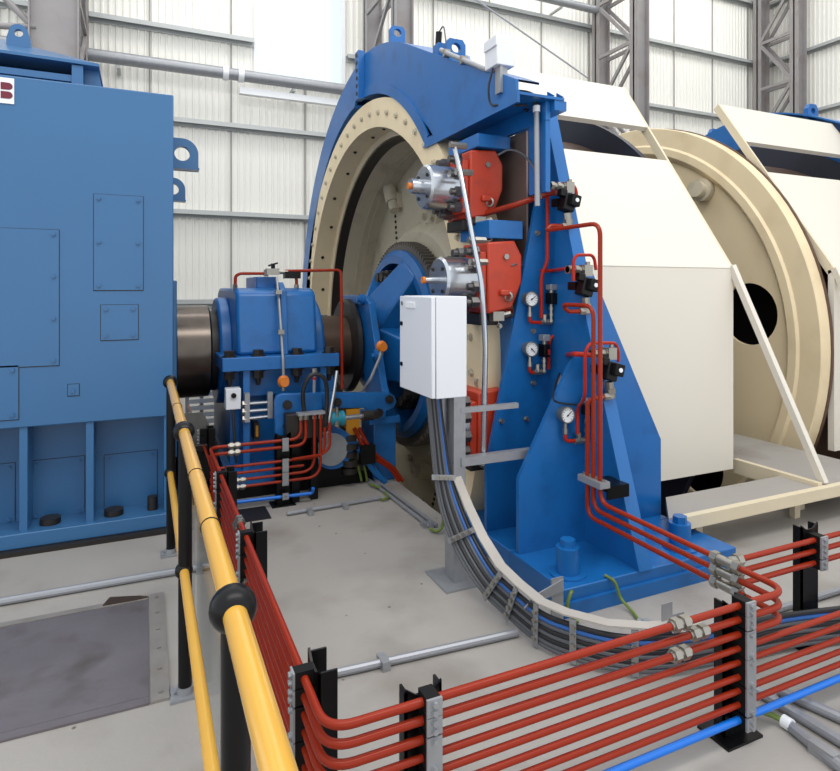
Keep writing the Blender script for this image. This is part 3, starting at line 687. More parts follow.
# front half: arch plate with straight sloping top and level bottom edge
aj = math.acos((6.0 - GF[0]) / RF)
hand = [(363, 55.5), (368, 51), (374, 47), (380, 44.2), (387, 42.2), (394, 41.5), (400, 42), (406, 43.6), (412, 45.8), (451, 60)]
arc = [(GF[0] + RF * math.cos(aj), GF[1] + RF * math.sin(aj))] + [(on_x(x, y, 2.05).y, on_x(x, y, 2.05).z) for x, y in hand]
line = [(3.30, 3.045), (3.14, 2.965), (3.14, 2.88)]
a_end = PI - math.asin((2.88 - GI[1]) / RI)
inner = [(GI[0] + RI * math.cos(a), GI[1] + RI * math.sin(a)) for a in [a_end + (math.acos((6.0 - GI[0]) / RI) - a_end) * i / 24 for i in range(25)]]
m = MB(); m.prism(arc + line + inner, 'X', 2.05, 2.07); m.build('front_plate', 'blue', gu)
m = MB(); top = arc + [(3.30, 3.045), (3.14, 2.965)]
bk = [2.6 if y > 4.3 else 2.22 for y, z in top]
A = m.verts([(2.072, y, z) for y, z in top]); B = m.verts([(b_, y, z) for (y, z), b_ in zip(top, bk)])
A2 = m.verts([(2.072, y, z - 0.015) for y, z in top]); B2 = m.verts([(b_, y, z - 0.015) for (y, z), b_ in zip(top, bk)])
for i in range(len(top) - 1): m.face([A[i], A[i + 1], B[i + 1], B[i]]); m.face([A2[i], B2[i], B2[i + 1], A2[i + 1]]); m.face([A[i], A2[i], A2[i + 1], A[i + 1]]); m.face([B[i], B[i + 1], B2[i + 1], B2[i]])
m.build('top_cover', 'blue', gu, sharp=40)
MB().arcband(GB[0], GB[1], 2.46, 3.02, math.radians(-38), math.radians(98), 2.57, 2.59, 60).build('back_shield', 'blue', gu)
m = MB(); rows = []
for i in range(31):
    a = a_end + 0.02 + (math.acos((6.0 - GI[0]) / RI) - a_end) * i / 30
    rows.append(m.verts([P3(GI, RI - 0.0, a, 2.035), P3(GI, RI + 0.09, a, 2.035), P3(GI, RI + 0.09, a, 2.05), P3(GI, RI + 0.02, a, 2.05), P3(GI, RI + 0.02, a, 2.30), P3(GI, RI, a, 2.30)]))
for A, B in zip(rows, rows[1:]):
    for j in range(6): m.face([A[j], A[(j + 1) % 6], B[(j + 1) % 6], B[j]])
m.face(rows[0]); m.face(rows[-1][::-1]); m.build('inner_lip', 'blue', gu, sharp=40)
MB().box(2.032, 2.38, 3.10, 4.40, 2.862, 2.879).box(2.03, 2.049, 3.095, 4.42, 2.81, 2.883).build('bottom_flange', 'blue', gu)
zt, zbm = 4.12, 3.63
m = MB().box(1.985, 2.049, 5.93, 6.04, zbm, zt).box(2.0, 2.6, 5.98, 6.01, zt - 0.1, zt - 0.004); m.build('joint_strip', 'blue', gu)
m = MB()
for k in range(6): z = zbm + 0.06 + k * (zt - zbm - 0.1) / 5; m.cyl((1.985, 5.985, z), (1.980, 5.985, z), 0.020, n=12)
m.build('joint_bolts', 'dark', gu)
for x, y, w_, h_ in ((397, 42, 0.15, 0.22), (455, 61, 0.16, 0.24)):
    p = on_x(x, y, 2.15); r = w_ / 2
    yy, zz = p.y, p.z - 0.08
    poly = [(2.15 - r, zz), (2.15 + r, zz), (2.15 + r, zz + h_ * 0.85)] + [(2.15 + r * 0.7, zz + h_), (2.15 - r * 0.7, zz + h_)] + [(2.15 - r, zz + h_ * 0.85)]
    MB().plate_hole(poly, (2.15, zz + h_ * 0.72), 0.038, 'Y', yy - 0.02, yy + 0.02).build('lifting_eye', 'blue', gu)
p = on_x(439, 50, 2.1)
t = thing('limit_sensor', 'black capped sensor on a small blue bracket on top of the near guard', 'sensor', (2.1, p.y, p.z - 0.07))
MB().box(2.06, 2.14, p.y - 0.07, p.y + 0.03, p.z - 0.09, p.z + 0.03).build('bracket', 'blue', t)
MB().cyl((2.1, p.y + 0.02, p.z + 0.0), (2.1, p.y + 0.0, p.z + 0.14), 0.025, n=14).build('sensor_body', 'black', t)
MB().curve([(2.1, p.y, p.z + 0.14), (2.1, p.y - 0.08, p.z + 0.15), (2.1, p.y - 0.12, p.z + 0.02)], 0.006).build('lead', 'cable', t)
t = thing('guard_conduit', 'steel conduit lying along the sloping top of the near guard', 'conduit', on_x(470, 68, 2.04))
MB().tube([on_x(441, 50, 2.04), on_x(449, 54, 2.04), on_x(487, 70, 2.04)], 0.018, 0.05).build('pipe_run', 'galv', t)
for x, y in ((446, 53), (463, 60)): p = on_x(x, y, 2.04); MB().box(2.02, 2.07, p.y - 0.015, p.y + 0.015, p.z - 0.03, p.z + 0.025).build('clip', 'zinc', t)

p = on_x(493, 55, 2.02)
t = thing('junction_box', 'light grey junction box on a steel channel on the tip of the near guard', 'box', (2.05, p.y, p.z - 0.28))
MB().box(2.0, 2.13, p.y - 0.08, p.y + 0.07, p.z - 0.085, p.z + 0.105).build('enclosure', 'cabinet', t, bevel=0.006)
MB().box(1.99, 2.0, p.y - 0.085, p.y + 0.065, p.z + 0.03, p.z + 0.095).build('lid', 'cabinet', t, bevel=0.003)
q = on_x(505, 88, 2.05); MB().box(2.05, 2.09, p.y - 0.06, p.y - 0.02, q.z - 0.02, p.z - 0.085).box(2.03, 2.05, p.y - 0.07, p.y - 0.01, q.z - 0.02, p.z - 0.085).build('channel', 'galv', t)
MB().curve([(2.02, p.y + 0.0, p.z - 0.085), (2.0, p.y + 0.02, p.z - 0.2), (2.02, p.y + 0.03, p.z - 0.3), (2.04, p.y - 0.05, p.z - 0.33), (2.2, p.y - 0.12, p.z - 0.33)], 0.007).build('lead', 'cableblack', t)

# ================================================================ BRAKE STAND
st = thing('brake_stand', 'tall blue welded brake stand carrying gauges and orange calipers', 'stand', (2.6, 3.1, 0))
m = MB().box(1.98, 3.25, 2.58, 3.10, 0, 0.14)
m.build('base', 'blue', st, bevel=0.006)
MB().box(1.98, 2.22, 3.10, 4.0, 0, 0.14).build('base_leg', 'blue', st, bevel=0.006)
MB().box(2.47, 3.25, 3.10, 4.0, 0, 0.14).build('base_leg', 'blue', st, bevel=0.006)
MB().box(1.96, 3.27, 2.56, 2.585, 0.0, 0.075).build('toe_strip', 'blue', st)
we = lambda z: 3.45 - (2.91 - z) * 0.30 if z > 1.87 else 3.14 - (1.87 - z) * 0.325      # front edge of the main web
MB().prism([(2.58, 0.14), (we(1.87), 1.87), (we(2.95), 2.95), (3.75, 2.95), (3.75, 0.14)], 'X', 2.485, 2.56).build('web', 'blue', st)
MB().prism([(2.57, 0.14), (we(1.87) - 0.012, 1.87), (we(2.95) - 0.012, 2.95), (we(2.95) + 0.01, 2.95), (we(1.87) + 0.01, 1.87), (2.60, 0.14)], 'X', 2.478, 2.57).build('web_edge_strip', 'blue', st)
gY = 3.40
MB().prism([(2.0, 0.14), (2.0, 0.55), (2.375, 2.24), (2.39, 2.29), (2.42, 2.33), (2.45, 2.345), (2.485, 2.35), (2.485, 0.14)], 'Y', gY, gY + 0.03).build('tall_gusset', 'blue', st)
MB().prism([(2.0, 0.14), (2.0, 0.585), (2.375, 1.24), (2.41, 1.275), (2.485, 1.28), (2.485, 0.14)], 'Y', 3.03, 3.06).build('short_gusset', 'blue', st)
MB().prism([(2.56, 0.14), (2.56, 1.82), (2.64, 1.82), (3.24, 0.66), (3.24, 0.14)], 'Y', 3.16, 3.19).build('side_gusset', 'blue', st)
# caliper frame with its steel backing
MB().box(2.275, 2.31, 3.15, 3.33, 2.30, 2.75).build('frame_post', 'blue', st)
MB().box(2.272, 2.307, 3.145, 4.45, 2.745, 2.86).build('frame_beam', 'blue', st)
MB().box(2.31, 2.40, 3.105, 3.45, 2.80, 2.861).build('head_block', 'blue', st)
MB().prism([(3.10, 2.885), (3.17, 2.885), (3.17, 2.93)], 'X', 2.30, 2.31).prism([(3.10, 2.885), (3.17, 2.885), (3.17, 2.93)], 'X', 2.37, 2.38).build('head_rib', 'blue', st)
MB().box(2.325, 2.34, 3.435, 4.05, 0.2, 2.75).build('back_plate', 'discsteel', st)
MB().box(2.02, 2.275, 3.55, 3.98, 2.64, 2.73).build('caliper_bracket', 'blue', st, bevel=0.005)
MB().box(2.02, 2.275, 3.40, 3.80, 2.02, 2.14).build('caliper_bracket', 'blue', st, bevel=0.005)
MB().prism([(3.42, 0.95), (3.78, 1.28), (3.78, 1.50), (3.42, 1.50)], 'X', 2.2, 2.30).build('caliper_bracket', 'blue', st)
for x, y in ((2.11, 2.72), (2.94, 2.72), (2.12, 3.86)):
    MB().cyl((x, y, 0.14), (x, y, 0.15), 0.10, n=28).cyl((x, y, 0.15), (x, y, 0.29), 0.063, n=28).cyl((x, y, 0.29), (x, y, 0.33), 0.042, n=6).build('anchor_bolt', 'blue', st)
for x, y, Y in ((499, 326, gY), (533, 383, gY), (501, 421, gY), (526, 419, gY), (537, 233, gY), (533, 331, gY)):
    p = on_y(x, y, Y); MB().hexbolt((p.x, Y, p.z), (0, -1, 0), 0.014, 0.022).build('plate_bolt', 'zinc', st)
for x, y in ((460, 126), (484, 115), (504, 104), (531, 108)):
    p = on_x(x, y, 2.30); MB().hexbolt((2.275, p.y, p.z), (-1, 0, 0), 0.022, 0.025).build('frame_bolt', 'dark', st)

def caliper(yc, zc, label, nose=0.05, xs=1.71):
    t = thing('brake_caliper', label, 'brake', (2.08, yc, zc - 0.24), 'brake calipers on the blue stand')
    poly = [(1.98, 0.22), (2.18, 0.235), (2.235, 0.14), (2.235, -0.03), (2.16, -0.20), (1.98, -0.235)]
    MB().prism([(x, zc + z) for x, z in poly], 'Y', yc - 0.17, yc + 0.17).build('caliper_body', 'orange', t, bevel=0.012)
    MB().box(1.93, 1.98, yc - 0.155, yc + 0.155, zc - 0.20, zc + 0.16).box(2.06, 2.16, yc - 0.20, yc - 0.17, zc - 0.12, zc - 0.08).build('caliper_flange', 'orange', t, bevel=0.01)
    MB().lathe([(xs, 0.0), (xs, 0.135), (xs + 0.015, 0.15), (1.93, 0.15), (1.93, 0.0)], (0, yc, zc - 0.02), closed=False, n=44).build('brake_cylinder', 'steel', t)
    MB().cyl((xs, yc, zc - 0.02), (xs - 0.09 if nose else xs - 0.01, yc, zc - 0.02), nose or 0.03, n=24).build('piston_nose', 'steel', t)
    if nose: MB().cyl((1.62, yc, zc - 0.02), (1.60, yc, zc - 0.02), 0.022, n=12).build('wear_pin', 'orangesensor', t)
    m = MB()
    for k in range(4): a = PI / 4 + k * PI / 2; m.cyl((xs, yc + 0.1 * math.cos(a), zc - 0.02 + 0.1 * math.sin(a)), (xs - 0.007, yc + 0.1 * math.cos(a), zc - 0.02 + 0.1 * math.sin(a)), 0.013, n=10)
    m.build('cover_screws', 'dark', t)
    for dy, dz in ((-0.12, 0.16), (0.06, 0.16), (-0.135, 0.06), (-0.14, -0.06), (-0.12, -0.16), (0.12, 0.12), (0.12, -0.16), (0.02, -0.2)):
        c = Vector((1.93, yc + dy, zc + dz))
        MB().cyl(c, c - Vector((0.05, 0, 0)), 0.038, n=6).cyl(c - Vector((0.05, 0, 0)), c - Vector((0.085, 0, 0)), 0.024, n=14).build('stud_nut', 'stud', t)
    MB().torus((2.12, yc - 0.19, zc - 0.125), (1, 0.4, 0), 0.026, 0.008).build('eye_bolt', 'zinc', t)
    MB().torus((2.06, yc - 0.04, zc + 0.265), (0.4, 1, 0), 0.028, 0.008).build('eye_bolt', 'zinc', t)
    MB().cyl((2.11, yc - 0.185, zc + 0.13), (2.11, yc - 0.168, zc + 0.13), 0.018, n=14).build('bleed_screw', 'zinc', t)
    p = Vector((2.05, yc - 0.14, zc - 0.25)); MB().box(p.x - 0.03, p.x + 0.05, p.y - 0.03, p.y + 0.03, p.z - 0.03, p.z + 0.03).cyl(p + Vector((0.02, 0, 0)), p + Vector((0.11, 0, 0.015)), 0.018, n=6).build('hose_fitting', 'zinc', t)
    MB().box(1.96, 2.10, yc - 0.10, yc + 0.14, zc - 0.31, zc - 0.235).build('pad_holder', 'dark', t, bevel=0.006)
    return t
caliper(3.75, 2.40, 'topmost orange brake caliper with steel cylinder, below the guard')
caliper(3.52, 1.77, 'middle orange brake caliper, its steel cylinder just above the grey cabinet', 0.02)
caliper(3.64, 0.80, 'lowest orange brake caliper, seen behind the cabinet post near the floor', 0, 1.82)

t = thing('bleed_tube', 'long silver tube running down across the orange calipers', 'tube', on_x(484, 450, 1.86))
MB().tube([on_x(454, 144, 1.86), on_x(461, 175, 1.84), on_x(473, 240, 1.84), on_x(482, 284, 1.84), on_x(485.5, 345, 1.84), on_x(483, 465, 1.84)], 0.017, 0.08).build('tube_run', 'steel', t)
m = MB()
for x, y in ((454, 145), (460, 172), (472.5, 240), (474, 262)): p = on_x(x, y, 1.85); m.cyl(p - Vector((0.03, 0, 0.0)), p + Vector((0.09, 0, 0)), 0.022, n=6)
m.build('union', 'zinc', t)
tag(MB().curve([on_x(498, 155, 2.15), on_x(509, 150, 2.2), on_x(522, 154, 2.25), on_x(534, 168, 2.27), on_x(539, 188, 2.27), on_x(541, 199, 2.27)], 0.007).build('sensor_cable', 'cable'), 'thin white cable arching from the top caliper over the dark steel plate', 'cable')
tag(MB().curve([on_x(511, 266, 2.15), on_x(517, 264, 2.2), on_x(523, 266, 2.3)], 0.006).build('sensor_cable', 'cable'), 'thin white cable stub leaving the middle orange caliper', 'cable')
t = thing('stand_conduit', 'upright pale conduit in front of the stand beside the dark steel plate', 'conduit', on_x(537, 206, 2.24))
MB().cyl(on_x(536.5, 108, 2.24), on_x(537.3, 206, 2.24), 0.017, n=12).build('pipe_run', 'conduit', t)
MB().curve([on_x(505, 93, 2.12), on_x(520, 92, 2.2), on_x(533, 96, 2.23), on_x(536.5, 108, 2.24)], 0.016).build('flexible_hose', 'cableblack', t)
MB().cyl(on_x(536.5, 106, 2.24), on_x(536.6, 112, 2.24), 0.023, n=12).build('end_sleeve', 'white', t)
tag(MB().tube([on_x(484, 214, 2.1), on_y(515, 205, 3.38), on_y(547, 194, 3.30), on_y(556, 192, 3.24)], 0.019, 0.05).build('hydraulic_pipe', 'red'), 'red pipe slanting up from the top caliper to the highest valve', 'pipe', 'red brake pipes')
tag(MB().tube([on_x(494, 314, 2.1), on_x(506, 311, 2.2), on_y(513, 311, 3.46)], 0.015, 0.03).build('hydraulic_pipe', 'red'), 'short red pipe from the middle caliper behind the stand gusset', 'pipe', 'red brake pipes')

# ---------------------------------------------------------------- gauges, switches, valves and small red tubes on the stand
def gauge(x, y, Y, label, needle, yl):
    p = on_y(x, y, Y); c = Vector((p.x, Y - 0.055, p.z))
    t = thing('pressure_gauge', label, 'gauge', (p.x, Y - 0.04, p.z - 0.12), 'pressure gauges on the brake stand')
    MB().lathe([(0.055, 0.0), (0.055, 0.043), (0.012, 0.05), (-0.008, 0.05), (-0.01, 0.044), (-0.002, 0.042), (-0.002, 0.0)], c, (0, 1, 0), n=36, closed=False).build('gauge_case', 'zinc', t)
    MB().cyl(c + Vector((0, 0.0, 0)), c + Vector((0, -0.004, 0)), 0.042, n=32).build('dial', 'white', t)
    m = MB()
    for k in range(11):
        a = math.radians(-135 + 27 * k); d = Vector((math.sin(a), 0, math.cos(a)))
        m.bar(c + d * 0.03 + Vector((0, -0.005, 0)), c + d * 0.038 + Vector((0, -0.005, 0)), 0.0025, 0.002, (0, 1, 0))
    m.build('scale_marks', 'black', t)
    a = math.radians(needle); d = Vector((math.sin(a), 0, math.cos(a)))
    MB().bar(c - d * 0.012 + Vector((0, -0.007, 0)), c + d * 0.031 + Vector((0, -0.007, 0)), 0.004, 0.002, (0, 1, 0)).cyl(c + Vector((0, -0.004, 0)), c + Vector((0, -0.010, 0)), 0.005, n=12).build('needle', 'black', t)
    b = c + Vector((0, 0.02, 0))
    MB().cyl(b - Vector((0, 0, 0.045)), b - Vector((0, 0, 0.085)), 0.012, n=6).cyl(b - Vector((0, 0, 0.085)), b - Vector((0, 0, 0.115)), 0.016, n=6).build('stem_fitting', 'zinc', t)
    MB().cyl(c + Vector((0, 0.05, 0)), c + Vector((0, 0.056, 0)), 0.03, n=20).build('back_mount', 'zinc', t)
    q = on_y(x + 10, yl, Y - 0.03); e = on_y(x + 15, yl + 0.5, Y - 0.03)
    MB().tube([b - Vector((0, 0, 0.11)), (b.x, Y - 0.035, q.z), (e.x, Y - 0.035, e.z)], 0.011, 0.035).build('gauge_line', 'redsmall', t)
    return t
gauge(526.7, 299, gY, 'upper left round pressure gauge high on the blue stand', 55, 322)
gauge(526.7, 348.5, gY, 'middle round pressure gauge, directly below the upper left one', 130, 372)
gauge(561.7, 413.5, 3.03, 'lowest round pressure gauge, on the short front gusset', 50, 440)

def pressure_switch(x, y0, y1, yt, xt, Y, label):
    a, b, c = on_y(x, y0, Y - 0.05), on_y(x - 1.5, y1, Y - 0.05), on_y(xt, yt, Y - 0.035)
    t = thing('pressure_switch', label, 'switch', (c.x, Y - 0.04, c.z - 0.02), 'pressure switches on the brake stand')
    h = a.z - b.z
    MB().box(a.x - 0.027, a.x + 0.027, Y - 0.085, Y - 0.025, a.z - h * 0.28, a.z).build('connector_plug', 'galv', t, bevel=0.004)
    MB().cyl((a.x, Y - 0.055, a.z - h * 0.28), (a.x, Y - 0.055, a.z - h * 0.42), 0.018, n=14).build('neck', 'zinc', t)
    MB().box(a.x - 0.023, a.x + 0.023, Y - 0.09, Y - 0.02, b.z, a.z - h * 0.42).build('switch_body', 'black', t, bevel=0.004)
    if 'red light' in label: MB().box(a.x + 0.002, a.x + 0.016, Y - 0.094, Y - 0.09, b.z + h * 0.12, b.z + h * 0.35).build('indicator_window', 'redsmall', t)
    m = MB(); z1, z0 = b.z, c.z
    k = 6
    for i in range(k):
        za = z1 + (z0 - z1) * i / k; zb_ = z1 + (z0 - z1) * (i + 1) / k
        m.cyl((a.x, Y - 0.05, za), (a.x, Y - 0.05, zb_), 0.016 if i % 2 else 0.011, n=6)
    m.build('fitting_stack', 'zinc', t)
    l = on_y(xt - 9, yt, Y - 0.035)
    m = MB().cyl((l.x, Y - 0.035, c.z), (a.x + 0.02, Y - 0.035, c.z), 0.014, n=8)
    for xx in (l.x, (l.x + a.x) / 2, a.x): m.cyl((xx - 0.012, Y - 0.035, c.z), (xx + 0.012, Y - 0.035, c.z), 0.02, n=6)
    m.cyl((l.x + 0.02, Y - 0.035, c.z), (l.x + 0.02, Y - 0.035, c.z + 0.05), 0.016, n=6)
    m.build('tee_block', 'zinc', t)
    return t
pressure_switch(551, 284.5, 304, 322, 551, gY, 'upper pressure switch, right of the upper left gauge')
pressure_switch(544, 334.5, 357, 371.5, 544, gY, 'middle pressure switch with red light, right of the middle gauge')
pressure_switch(587, 398, 415, 440, 585, 3.03, 'lowest pressure switch, half hidden behind the red risers')

def valve(x, y, Y, label):
    p = on_y(x, y, Y)
    t = thing('solenoid_valve', label, 'valve', (p.x, Y, p.z - 0.17), 'solenoid valves on the brake stand')
    dr = Matrix.Rotation(math.radians(14), 3, 'Y')
    def tb(c, hx_, hy_, hz_):
        m = MB().box(-hx_ * .8, hx_ * .8, -hy_ * .8, hy_ * .8, -hz_ * .8, hz_ * .8)
        for v in m.bm.verts: v.co = dr @ v.co + p + dr @ (Vector(c) * .8)
        return m
    tb((0.01, 0, -0.005), 0.052, 0.05, 0.07).build('coil_body', 'black', t, bevel=0.008)
    tb((0.035, -0.06, 0.015), 0.042, 0.03, 0.045).build('coil_cap', 'blackmatt', t, bevel=0.006)
    m = MB().cyl(p + dr @ Vector((0.028, -0.07, 0.012)), p + dr @ Vector((0.028, -0.078, 0.012)), 0.013, n=14); m.build('coil_screw', 'white', t)
    tb((-0.06, -0.01, 0.055), 0.03, 0.03, 0.03).build('cable_plug', 'black', t, bevel=0.006)
    m = MB()
    m.cyl(p + Vector((-0.11, 0.02, 0.10)), p + Vector((0.03, 0.02, 0.10)), 0.02, n=12)
    for dx in (-0.11, -0.06, -0.01): m.cyl(p + Vector((dx, 0.02, 0.10)), p + Vector((dx + 0.025, 0.02, 0.10)), 0.028, n=6)
    m.box(p.x + 0.0, p.x + 0.06, p.y - 0.01, p.y + 0.05, p.z + 0.06, p.z + 0.13)
    m.cyl(p + Vector((0.045, 0.02, 0.12)), p + Vector((0.045, 0.02, 0.15)), 0.014, n=6)
    m.build('inlet_fittings', 'zinc', t)
    m = MB().cyl(p + Vector((0.01, 0, -0.07)), p + Vector((0.015, 0, -0.11)), 0.024, n=8).cyl(p + Vector((0.015, 0, -0.11)), p + Vector((0.02, 0, -0.14)), 0.03, n=6)
    m.cyl(p + Vector((0.02, 0, -0.165)), p + Vector((0.02, 0, -0.14)), 0.026, n=8).cyl(p + Vector((0.03, 0, -0.155)), p + Vector((-0.035, 0, -0.155)), 0.022, n=6)
    m.build('outlet_elbow', 'zinc', t)
    MB().bar((p.x - 0.03, Y + 0.03, p.z), (p.x - 0.03, we(p.z) + 0.02, p.z), 0.03, 0.05).build('mounting_bracket', 'black', t)
    return p
v1 = valve(566, 202, we(2.27) - 0.08, 'highest black solenoid valve near the top of the stand')
v2 = valve(584, 286, we(1.71) - 0.08, 'middle black solenoid valve on the edge of the stand')
v3 = valve(608, 370, we(1.21) - 0.08, 'lowest black solenoid valve, right of the three red risers')

def redtube(pts, r, label, bend=0.05):
    return tag(MB().tube([on_y(*p) for p in pts], r, bend).build('brake_tube', 'redsmall'), label, 'pipe', 'small red tubes on the stand')
a = gY - 0.04
redtube([(541.3, 318, a), (541.3, 275, a), (547.5, 262, a - 0.02), (547.5, 184, a - 0.02), (575, 184, we(2.27) - 0.06), (577, 200, we(2.27) - 0.06)], 0.012, 'small red tube looping over the highest valve and down to the upper gauge')
redtube([(548.5, 369, a), (549, 340, a), (556, 334, a), (558, 329, a), (558, 288, a - 0.03), (571, 284, a - 0.1)], 0.012, 'small red tube stepping from the middle gauge up to the middle valve')
redtube([(573.5, 281, we(1.71) - 0.1), (573.5, 260, we(1.71) - 0.1), (577, 255, we(1.71) - 0.1), (594, 255, we(1.71) - 0.06), (596, 270, we(1.71) - 0.06)], 0.010, 'small red tube arching over the middle valve')
redtube([(577.5, 434, 2.97), (577.5, 408, 2.97), (585, 398, we(1.21) - 0.12), (585, 352, we(1.21) - 0.12), (590, 343, we(1.21) - 0.12), (615, 343, we(1.21) - 0.06), (618.5, 350, we(1.21) - 0.06), (618.5, 362, we(1.21) - 0.06)], 0.010, 'small red tube arching over the lowest valve down to the lowest gauge')
redtube([(541, 271, a), (553, 270.5, a), (572, 268, we(1.71) - 0.07)], 0.012, 'short red stub into the fittings left of the middle valve', 0.02)
redtube([(564, 372, a), (565, 355, a), (575, 354, we(1.21) - 0.07), (590, 355, we(1.21) - 0.07)], 0.015, 'red elbow pipe entering the lowest valve from the left', 0.04)
tag(MB().curve([on_y(552, 303, a), on_y(556, 320, a), on_y(564, 329, a), on_y(566, 345, a), on_y(563, 365, a), on_y(557, 380, 3.2), on_y(553, 397, 3.0), on_y(560, 403, 3.0), on_y(580, 405, 3.0)], 0.006).build('signal_cable', 'cableblack'), 'thin black cable drooping between the pressure switches', 'cable')
tag(MB().tube([on_y(564.5, 329, a), on_y(564, 355, a), on_y(559, 385, 3.25)], 0.012, 0.05).build('cable_sleeve', 'conduit'), 'grey cable sleeve bent down beside the short gusset', 'conduit')

# ---------------------------------------------------------------- three risers and their clamp
PX = 2.30                                   # the three top pipes turn back along this line
PZ = [0.512, 0.460, 0.405, 0.352, 0.300, 0.246, 0.194, 0.142]   # heights of the eight red pipes
PR = [0.0128, 0.0128, 0.0128, 0.0110, 0.0110, 0.0110, 0.0110, 0.0110]
rt = [(2.68, 2.06, v1), (2.735, 1.60, v2), (2.785, 1.06, v3)]
nm = ['tallest of the three red risers, reaching the highest valve', 'middle red riser, ending at the middle valve', 'shortest red riser, ending at the lowest valve']
for i, (y, zt_, v) in enumerate(rt):
    z = PZ[i]; e = v + Vector((-0.03, 0, -0.155))
    up = [(PX, 1.93, z), (PX, y, z), (PX, y, zt_)]
    if i < 2: up += [(PX, e.y - 0.0, zt_ - 0.0), (PX + 0.03, e.y, e.z), e]
    else: up += [(PX + 0.05, e.y - 0.1, zt_ + 0.02), e]
    tag(MB().tube(up, PR[i], 0.075).build('riser_pipe', 'red'), nm[i], 'pipe', 'red riser pipes in front of the stand')
t = thing('riser_clamp', 'grey clamp block on a black channel holding the three red risers', 'clamp', (2.4, 2.75, 0.58))
MB().box(PX - 0.035, PX + 0.0, 2.64, 2.83, 0.60, 0.635).box(PX + 0.0, PX + 0.035, 2.64, 2.83, 0.60, 0.635).build('clamp_block', 'galv', t)
for y in (2.655, 2.708, 2.76, 2.812): MB().hexbolt((PX, y, 0.635), (0, 0, 1), 0.010, 0.014).build('clamp_bolt', 'zinc', t)
MB().box(PX + 0.02, 2.485, 2.66, 2.82, 0.575, 0.60).box(PX + 0.03, 2.485, 2.655, 2.665, 0.53, 0.60).build('channel', 'black', t)

# ================================================================ THE PIPE RUN ALONG THE RAILING AND ACROSS THE FRONT
BX, FY, TY = 0.445, 1.60, 4.79        # left run, front run, row where six pipes turn off to the bearing
def nuts(pipe, p, d, r, k=2):
    d = Vector(d).normalized(); p = Vector(p)
    m = MB(); m.cyl(p - d * 0.035, p - d * 0.008, r * 1.95, n=6).cyl(p + d * 0.008, p + d * 0.035, r * 1.95, n=6).cyl(p - d * 0.045, p + d * 0.045, r * 1.3, n=14)
    return m.build('coupling_nut', 'zinc', pipe)
ends = {0: [(1.13, .60), (1.13, .68)], 1: [(1.17, .6), (1.17, .68)], 3: [(1.32, .50), (1.30, .585)], 4: [(1.16, 0.33)], 5: [(1.235, .6), (1.235, .69)], 6: [(1.285, .6), (1.285, .69)]}
order = ['topmost', 'second', 'third', 'fourth', 'fifth', 'sixth', 'seventh', 'lowest red']
for i in range(8):
    z = PZ[i]; pts = []
    if i in ends:
        ex = ends[i][0][0]
        if i == 4: pts = [(1.15, TY - 0.005, z - 0.0), (1.15, TY, z)]
        else: pts = [(ex, TY + (0.02 if i < 3 else -0.01), ends[i][-1][1]), (ex, TY, z)]
        pts += [(BX, TY, z)]
    else: pts = [(BX, 7.2, z)]
    pts += [(BX, FY, z)]
    if i < 3: pts += [(PX, FY, z), (PX, 1.82, z)]
    else: pts += [(6.5, FY, z)]
    if i == 4: pts = pts[1:]
    lb = order[i] + ' of the stacked red pipes running along the railing and across the front'
    o = tag(MB().tube(pts, PR[i], 0.11 if i >= 3 else 0.085, n=14, seg=8).build('hydraulic_pipe', 'red'), lb, 'pipe', 'stacked red hydraulic pipes')
    if i < 3:
        nuts(o, (1.73 if i != 1 else 1.82, FY, z), (1, 0, 0), PR[i])
    if i in (0, 1): nuts(o, (0.62, TY, z), (1, 0, 0), PR[i] * 1.1); 
    if i in (5, 6): nuts(o, (0.66, TY, z), (1, 0, 0), PR[i] * 1.1)
    nuts(o, (BX, (3.35 if i % 2 else 3.22) - 0.05 * i, z), (0, 1, 0), PR[i])
tag(MB().tube([(1.22, TY - 0.02, 0.115), (1.22, TY, 0.07), (BX + 0.02, TY, 0.085), (BX + 0.02, FY, 0.085), (6.5, FY, 0.085)], 0.0135, 0.09, n=12).build('water_pipe', 'bluepipe'), 'bright blue pipe lowest in the stack, just above the floor', 'pipe')

# tee fittings where the top three pipes meet the risers, and the branch that runs on to the right
t_y = 1.87
for i in range(3):
    z = PZ[i]
    t = thing('tee_fitting', ['upper', 'middle', 'lower'][i] + ' silver tee fitting where a red riser meets a branch pipe', 'fitting', (PX, t_y, z - 0.03), 'silver tee fittings')
    MB().cyl((PX, t_y - 0.045, z), (PX, t_y + 0.055, z), 0.021, n=14).cyl((PX, t_y, z), (PX + 0.06, t_y, z), 0.021, n=14).build('tee_body', 'zinc', t)
    MB().cyl((PX, t_y - 0.065, z), (PX, t_y - 0.035, z), 0.028, n=6).build('union_nut', 'zinc', t)
    MB().cyl((PX, t_y + 0.045, z), (PX, t_y + 0.075, z), 0.028, n=6).build('union_nut', 'zinc', t)
    MB().cyl((PX + 0.05, t_y, z), (PX + 0.08, t_y, z), 0.028, n=6).build('union_nut', 'zinc', t)
    tag(MB().tube([(PX + 0.06, t_y, z), (6.5, t_y, z)], 0.0125, n=14).build('branch_pipe', 'red'), ['upper', 'middle', 'lower'][i] + ' red branch pipe running right from the silver tees', 'pipe', 'red branch pipes at right')

